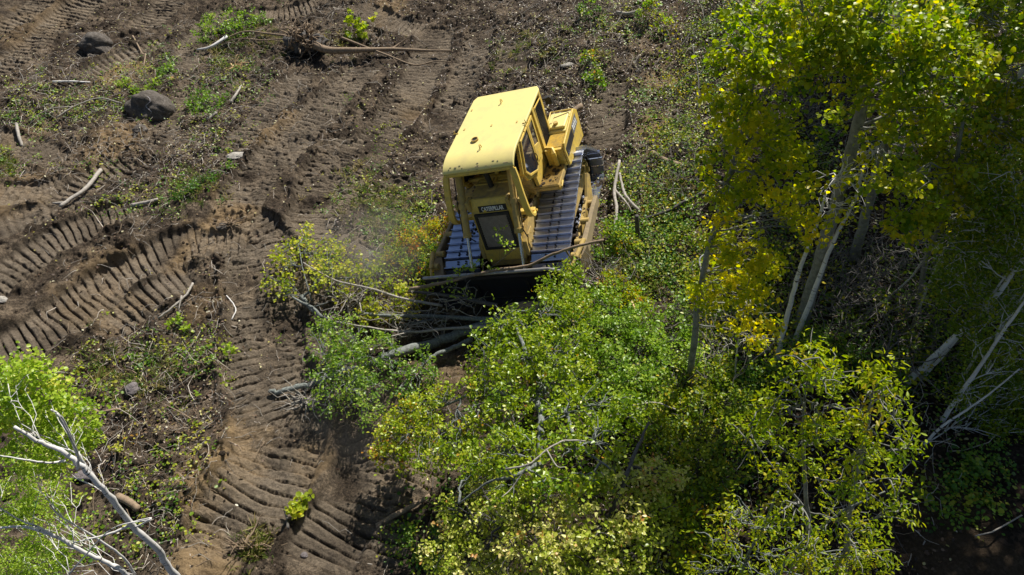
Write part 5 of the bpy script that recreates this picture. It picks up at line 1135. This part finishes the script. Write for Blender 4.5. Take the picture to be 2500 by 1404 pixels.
# ================================================================== STUFF
ZC = [  # ground plants: px, py, rx, ry, clumps, height, v, spread of v
 (560, 60, 100, 45, 90, .25, .4), (420, 130, 90, 50, 120, .18, .45), (560, 170, 90, 60, 190, .2, .5), (330, 190, 100, 45, 170, .18, .6), (140, 240, 150, 60, 260, .2, .6), (480, 250, 90, 50, 170, .22, .42), (250, 270, 120, 50, 190, .18, .6),
 (60, 300, 80, 50, 110, .2, .55), (600, 210, 60, 50, 90, .2, .45), (20, 400, 60, 50, 90, .2, .5), (520, 330, 90, 60, 120, .12, .55), (300, 500, 90, 40, 80, .12, .5), (440, 470, 90, 40, 130, .15, .45), (210, 420, 70, 30, 40, .1, .55),
 (350, 880, 220, 90, 330, .15, .6), (250, 950, 120, 70, 150, .18, .6), (500, 860, 120, 70, 110, .12, .6), (430, 1080, 110, 120, 170, .14, .65), (330, 1180, 90, 70, 120, .2, .6), (440, 1250, 60, 70, 90, .2, .6), (300, 1320, 120, 80, 160, .2, .5),
 (900, 470, 120, 80, 150, .14, .5), (960, 560, 90, 70, 170, .18, .55), (1010, 500, 70, 50, 110, .15, .6), (960, 340, 60, 60, 40, .1, .7), (840, 240, 40, 30, 20, .12, .5), (1290, 140, 120, 70, 90, .14, .4), (1450, 180, 90, 110, 190, .2, .55), (1500, 60, 130, 50, 200, .25, .5),
 (1560, 240, 70, 60, 80, .2, .5), (1740, 60, 90, 80, 190, .3, .5), (1730, 200, 80, 100, 200, .3, .5), (1660, 330, 90, 70, 200, .3, .6), (1600, 430, 100, 70, 240, .35, .55), (1560, 560, 90, 60, 240, .3, .5), (1640, 560, 70, 70, 200, .3, .55),
 (1530, 460, 50, 60, 130, .35, .55), (1580, 650, 90, 60, 240, .25, .6), (1660, 680, 60, 60, 160, .3, .55), (1480, 640, 40, 40, 60, .25, .55), (2330, 1230, 160, 60, 70, .15, .5), (2380, 1150, 100, 60, 120, .25, .4), (1100, 1290, 60, 90, 160, .3, .5), (1040, 1370, 60, 50, 120, .25, .5), (990, 1300, 40, 50, 60, .15, .55),
 (1720, 850, 90, 100, 260, .35, .6), (1800, 960, 90, 90, 260, .4, .4), (1850, 760, 90, 110, 240, .35, .65), (2000, 380, 110, 110, 160, .25, .5), (2100, 750, 160, 130, 280, .3, .5), (2330, 660, 150, 120, 260, .3, .5), (2250, 850, 150, 120, 240, .3, .5), (2250, 430, 160, 120, 260, .3, .45), (1900, 560, 90, 90, 150, .3, .5), (2440, 300, 90, 200, 220, .35, .4), (1700, 1100, 140, 200, 420, .5, .4), (1500, 950, 200, 120, 300, .4, .35), (2100, 900, 120, 60, 120, .3, .3)]
LV, LFc, LA = [], [], []; nv = 0
ST = Tubes()
for z in ZC:
    px, py, rx, ry, n, hgt, v = z
    c = at(px, py); pm = pxm(c); ex = at(px+rx, py)-c; ey = at(px, py-ry)-c
    for k in range(int(n*(.2 if (px < 600 and py > 780) else .38 if px < 1250 else .22 if px < 1480 else .5 if px < 1720 else .75))):
        a = rng.normal(size=2)*.52; q = c+ex*a[0]+ey*a[1]; g = float(ground_z(q[0], q[1])); m = rng.integers(5, 13); dv = rng.normal()*.18
        h = hgt*rng.uniform(.3, 1.1); s_ = rng.uniform(.06, .13)
        lc = np.stack([q[0]+rng.normal(size=m)*s_, q[1]+rng.normal(size=m)*s_, np.zeros(m)], 1); lc[:, 2] = ground_z(lc[:, 0], lc[:, 1])+.015+rng.uniform(.1, 1, m)*h
        V, f_, A = leaves(lc, rng.uniform(.035, .075), np.minimum(v+.08+dv*1.3+.1*rng.normal(size=m), .9 if rng.uniform() < .93 else 1), ('round', 'ovate')[rng.integers(2)], 1.6, .2); LV.append(V); LFc.append(f_+nv); LA.append(A); nv += len(V)
        if rng.uniform() < .25:
            e = np.array([q[0]+rng.normal()*.15, q[1]+rng.normal()*.15, g+h*1.2]); ST.add(curve(np.array([q[0], q[1], g]), e, (0, 0, 0), .05, 4), np.linspace(.006, .003, 4), 3, cap=False)
gc = mesh_np('ground_cover', np.concatenate(LV), [np.concatenate(LFc)], LM['cover'], None, attr={'v': ('FACE', np.concatenate(LA))})
tag(gc, 'low green and yellow plants covering the uncut ground', 'ground cover', kind='stuff')
# leaf litter
def wooded(x, y):
    return np.maximum(sst(3.0, 5.0, x-.12*(y-13)), sst(0, 1.5, x-.2)*(1-sst(8.5, 10.5, y)))
N = 150000
x = rng.uniform(-20, 20, N); y = rng.uniform(3.5, 29.5, N)
ok = np.abs(x) < 3.3+.72*y
wd = wooded(x, y); pz = .015+.22*sst(-.02, .18, fbm(x/2.3, y/2.3, 301, 3))+.6*wd
for (px, py, rx, k) in [(520, 340, 150, .8), (600, 310, 90, .6), (350, 900, 260, .6), (420, 1120, 140, .6), (900, 480, 150, .6), (980, 300, 120, .5), (1450, 170, 200, .9), (1700, 100, 150, .9), (1640, 300, 120, .9), (180, 260, 220, .6), (1300, 80, 200, .5), (1560, 500, 150, .9), (1000, 60, 150, .4), (750, 850, 150, .2), (1150, 1300, 60, .4)]:
    c = at(px, py); rr = rx/pxm(c); pz += k*np.exp(-((x-c[0])**2+((y-c[1])*.75)**2)/rr**2)
rm = np.zeros(N)
for px, py, r_, k in SAND:
    c = at(px, py); rr = r_/pxm(c); pz *= 1-.8*k*np.exp(-((x-c[0])**2+(y-c[1])**2)/rr**2)
i_ = np.clip(np.searchsorted(xs, x)-1, 0, nx-2); j_ = np.clip(np.searchsorted(ys, y)-1, 0, ny-2); pz *= 1-.9*rutmask[j_, i_]*(1-.5*wd)
ok &= rng.uniform(size=N) < pz; x, y, wd = x[ok], y[ok], wd[ok]; n = len(x)
z = ground_z(x, y)+rng.uniform(.006, .03, n)
v = np.where(rng.uniform(size=n) < .70, rng.uniform(0, .62, n), rng.uniform(.6, 1, n)); 
V, f_, A = leaves(np.stack([x, y, z], 1), .062, v, 'ovate', 2.4, .0)
tag(mesh_np('leaf_litter', V, [f_], LM['litter'], None, attr={'v': ('FACE', A)}), 'fallen brown and yellow leaves scattered over the soil', 'leaf litter', kind='stuff')
# thin twigs
PATCH = [(130, 260, 160, .8), (350, 180, 110, .7), (470, 150, 100, .7), (800, 60, 100, .6), (60, 420, 90, .6), (250, 380, 110, .7), (520, 340, 150, .9), (600, 310, 90, .7), (350, 900, 240, 1.), (420, 1120, 150, .9), (900, 480, 140, .6), (180, 260, 220, .8), (600, 230, 120, .8), (330, 480, 120, .6), (1450, 170, 200, .7), (1640, 300, 120, .7), (1300, 80, 200, .6), (1560, 500, 150, .9), (1560, 690, 100, .9), (990, 560, 90, .7), (600, 830, 120, .6), (430, 1280, 90, .8), (1100, 1300, 70, .5), (130, 380, 120, .6), (760, 330, 120, .4), (900, 60, 150, .5), (660, 960, 80, .6)]
PC = [(at(px, py), rx, k) for px, py, rx, k in PATCH]
def patch(x, y):
    r = 0
    for c, rx, k in PC: rr = rx/pxm(c); r = r + k*np.exp(-((x-c[0])**2+((y-c[1])*.75)**2)/rr**2)
    return r
TW = [Tubes() for k in range(4)]; N = 60000
x = rng.uniform(-20, 20, N); y = rng.uniform(4, 29, N); ok = np.abs(x) < 3+.72*y; x, y = x[ok], y[ok]; wd = wooded(x, y)
i_ = np.clip(np.searchsorted(xs, x)-1, 0, nx-2); j_ = np.clip(np.searchsorted(ys, y)-1, 0, ny-2)
ok = rng.uniform(size=len(x)) < (.03+.09*sst(.0, .15, fbm(x/2, y/2, 401, 3))+.75*np.minimum(patch(x, y), 1)+.35*wd)*(1-.75*rutmask[j_, i_]*(1-wd))
for a, b_, q in zip(x[ok], y[ok], wd[ok]):
    L = min(rng.gamma(1.6, .15)+.08, 1.3); th = rng.uniform(0, 2*PI); e = np.array([a+L*math.cos(th), b_+L*math.sin(th)]); lift = rng.uniform(0, .12) if q < .5 else rng.uniform(0, .3)
    A0 = np.array([a, b_, float(ground_z(a, b_))+.012]); B0 = np.array([e[0], e[1], float(ground_z(e[0], e[1]))+.015+lift])
    TW[rng.choice(4, p=[.32, .22, .22, .24])].add(curve(A0, B0, rng.normal(size=3)*L*.10+np.array([0, 0, .02]), .035, 5), np.linspace(rng.uniform(.005, .005+.012*min(1, L)), .003, 5), 4, cap=False)
for t_, m_, d_ in zip(TW, ('deadgrey', 'wood', 'dark', 'straw'), ('thin grey twigs strewn over the churned soil', 'thin brown twigs strewn over the churned soil', 'dark torn roots strewn over the churned soil', 'pale dry stalks and rootlets strewn over the churned soil')):
    tag(t_.build('twig_litter', BM[m_]), d_, 'twigs', kind='stuff')
# tangled dead brush in the shade of the woods
bt = Tubes()
for (px, py, r_, n, hg) in [(1960, 250, 70, 60, .9), (2000, 330, 80, 70, .9), (1900, 620, 90, 60, .9), (2100, 760, 130, 110, 1.2), (2250, 700, 120, 110, 1.4), (2400, 600, 100, 100, 1.5), (2400, 300, 120, 90, 1.8), (2050, 700, 80, 60, 1.2), (1790, 830, 90, 70, .8), (1740, 900, 90, 60, .8), (2200, 850, 120, 80, 1.2), (1570, 1000, 100, 50, 1.), (1680, 1150, 90, 50, 1.2), (1480, 700, 40, 30, .5), (1640, 440, 90, 50, .5), (2330, 400, 90, 60, 2.)]:
    c = at(px, py); rr = r_/pxm(c)
    for k in range(n):
        a, b_ = c[0]+rng.normal()*rr*.6, c[1]+rng.normal()*rr*.7; g = float(ground_z(a, b_)); A0 = np.array([a, b_, g+rng.uniform(0, .5)*hg]); L = rng.uniform(.4, 1.4); u = unit(rng.normal(size=3)*np.array([1, 1, .45])+np.array([.1, 0, .25])); B0 = A0+u*L; B0[2] = max(B0[2], g+.03)
        cv = curve(A0, B0, rng.normal(size=3)*.12, .035, 6); bt.add(cv, np.linspace(rng.uniform(.006, .014), .003, 6), 4, cap=False)
        for q in range(2):
            s0 = cv[rng.integers(2, 5)]; bt.add(curve(s0, s0+unit(u+rng.normal(size=3)*.6)*L*.4, (0, 0, 0), .05, 4), np.linspace(.005, .002, 4), 3, cap=False)
tag(bt.build('dead_brush', BM['brush']), 'tangled bare grey brushwood in the shade of the woods', 'brush', kind='stuff')
# dry grass tufts
LV, LFc, LA = [], [], []; nv = 0
for (px, py, rx, ry, n) in [(1560, 700, 80, 50, 140), (1530, 690, 60, 40, 80), (1640, 480, 60, 60, 70), (900, 470, 110, 80, 110), (840, 110, 80, 40, 30), (650, 100, 60, 50, 50), (560, 130, 60, 40, 60), (1300, 120, 150, 70, 70), (480, 460, 90, 50, 70), (330, 900, 160, 80, 90), (620, 1330, 60, 60, 40), (10, 400, 40, 40, 40), (950, 540, 80, 60, 90)]:
    c = at(px, py); ex = at(px+rx, py)-c; ey = at(px, py-ry)-c
    for k in range(n):
        a = rng.normal(size=2)*.5; q = c+ex*a[0]+ey*a[1]; m = rng.integers(8, 18); g = float(ground_z(q[0], q[1]))
        td = unit(rng.normal(size=(m, 3))*np.array([1, 1, .2])+np.array([0, 0, .9])); lc = np.tile(np.array([q[0], q[1], g]), (m, 1))+rng.normal(size=(m, 3))*np.array([.04, .04, 0])
        V, f_, A = leaves(lc, rng.uniform(.12, .26), rng.uniform(0, 1)+.2*rng.normal(size=m), 'blade', 0, .15, td*4); LV.append(V); LFc.append(f_+nv); LA.append(A); nv += len(V)
tag(mesh_np('grass_tufts', np.concatenate(LV), [np.concatenate(LFc)], LM['grass'], None, attr={'v': ('FACE', np.concatenate(LA))}), 'dry and green grass growing in loose tufts', 'grass', kind='stuff')
# clods of earth
ico = bmesh.new(); bmesh.ops.create_icosphere(ico, subdivisions=1, radius=1); iv = np.array([v.co[:] for v in ico.verts]); if_ = np.array([[v.index for v in f.verts] for f in ico.faces]); ico.free()
N = 26000; x = rng.uniform(-20, 9, N); y = rng.uniform(4, 29, N); ok = (np.abs(x) < 3+.72*y) & (rng.uniform(size=N) < .15+.85*sst(-.05, .15, fbm(x/1.6, y/1.6, 501, 3))) & (wooded(x, y) < .5) & (rutmask[np.clip(np.searchsorted(ys, y)-1, 0, ny-2), np.clip(np.searchsorted(xs, x)-1, 0, nx-2)] < rng.uniform(.2, 1.3, N)); x, y = x[ok], y[ok]; n = len(x)
r = rng.gamma(2.2, .009, n)+.008; z = ground_z(x, y)+r*.35
V = iv[None]*(1+.3*rng.uniform(-1, 1, (n, len(iv), 1)))*r[:, None, None]*np.stack([rng.uniform(.8, 1.5, n), rng.uniform(.8, 1.4, n), rng.uniform(.6, .9, n)], 1)[:, None]+np.stack([x, y, z], 1)[:, None]
tag(mesh_np('soil_clods', V.reshape(-1, 3), [(if_[None]+(np.arange(n)*len(iv))[:, None, None]).reshape(-1, 3)], soil, None, True), 'crumbled clods of brown earth lying on the churned soil', 'soil clods', kind='stuff')

# understorey of the uncut wood
LV, LFc, LA = [], [], []; nv = 0; N = 9000
x = rng.uniform(0, 19, N); y = rng.uniform(4, 27, N); wd = wooded(x, y)
ok = (np.abs(x) < 3+.72*y) & (rng.uniform(size=N) < wd*(.03+.9*sst(-.02, .16, fbm(x/1.3, y/1.3, 601, 3)))*(1-.6*sst(4.2, 6.2, x))) & ~((y < 6.8) & (x > 4.2))
hs_ = np.clip(rng.gamma(1.6, .28, N), .05, 1.3)
for a, b_, h_ in zip(x[ok], y[ok], hs_[ok]):
    m = rng.integers(12, 34); g = float(ground_z(a, b_)); lc = np.array([a, b_, g+h_])+rng.normal(size=(m, 3))*np.array([.17, .17, .11]); lc[:, 2] = np.maximum(lc[:, 2], g+.02)
    V, f_, A = leaves(lc, rng.uniform(.05, .08), rng.normal()*.22+.55+.12*rng.normal(size=m), ('round', 'ovate', 'oak')[rng.integers(3)], 1., .2); LV.append(V); LFc.append(f_+nv); LA.append(A); nv += len(V)
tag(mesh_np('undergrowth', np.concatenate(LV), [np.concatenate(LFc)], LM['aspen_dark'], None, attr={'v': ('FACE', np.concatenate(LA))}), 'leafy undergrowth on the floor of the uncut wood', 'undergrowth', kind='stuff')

# drifting dust raised by the machine
def dust(loc, sc, dens):
    bm_ = bmesh.new(); bmesh.ops.create_icosphere(bm_, subdivisions=4, radius=1); me = bpy.data.meshes.new('dust_cloud'); bm_.to_mesh(me); bm_.free()
    o = bpy.data.objects.new('dust_cloud', me); C.objects.link(o); o.location = loc; o.scale = sc
    m, n, l = new_mat('dust'); v = n.new('ShaderNodeVolumePrincipled'); v.inputs['Color'].default_value = (.97, .93, .86, 1); v.inputs['Anisotropy'].default_value = .55
    co = n.new('ShaderNodeTexCoord'); ln = n.new('ShaderNodeVectorMath'); ln.operation = 'LENGTH'; l.new(co.outputs['Object'], ln.inputs[0])
    mr = n.new('ShaderNodeMapRange'); mr.interpolation_type = 'SMOOTHSTEP'; mr.inputs['From Min'].default_value = .95; mr.inputs['From Max'].default_value = .1; mr.inputs['To Min'].default_value = 0; mr.inputs['To Max'].default_value = dens; l.new(ln.outputs['Value'], mr.inputs['Value'])
    t = noise(n, l, 1.7, 2, .5, vec=co.outputs['Object']); r = ramp(n, [(.35, (0, 0, 0)), (.65, (1, 1, 1))]); l.new(t.outputs[0], r.inputs[0])
    mu = n.new('ShaderNodeMath'); mu.operation = 'MULTIPLY'; l.new(mr.outputs[0], mu.inputs[0]); l.new(r.outputs[0], mu.inputs[1]); l.new(mu.outputs[0], v.inputs['Density'])
    ou = n.new('ShaderNodeOutputMaterial'); l.new(v.outputs[0], ou.inputs['Volume']); me.materials.append(m); tag(o, 'thin pale dust drifting beside the machine', 'dust', kind='stuff')
dust(at(900, 610, .9), (2.1, 2.0, 1.2), .45)
dust(at(880, 1050, .7), (2.0, 1.8, 1.0), .15)
S.cycles.volume_step_rate = 3; S.cycles.volume_bounces = 0
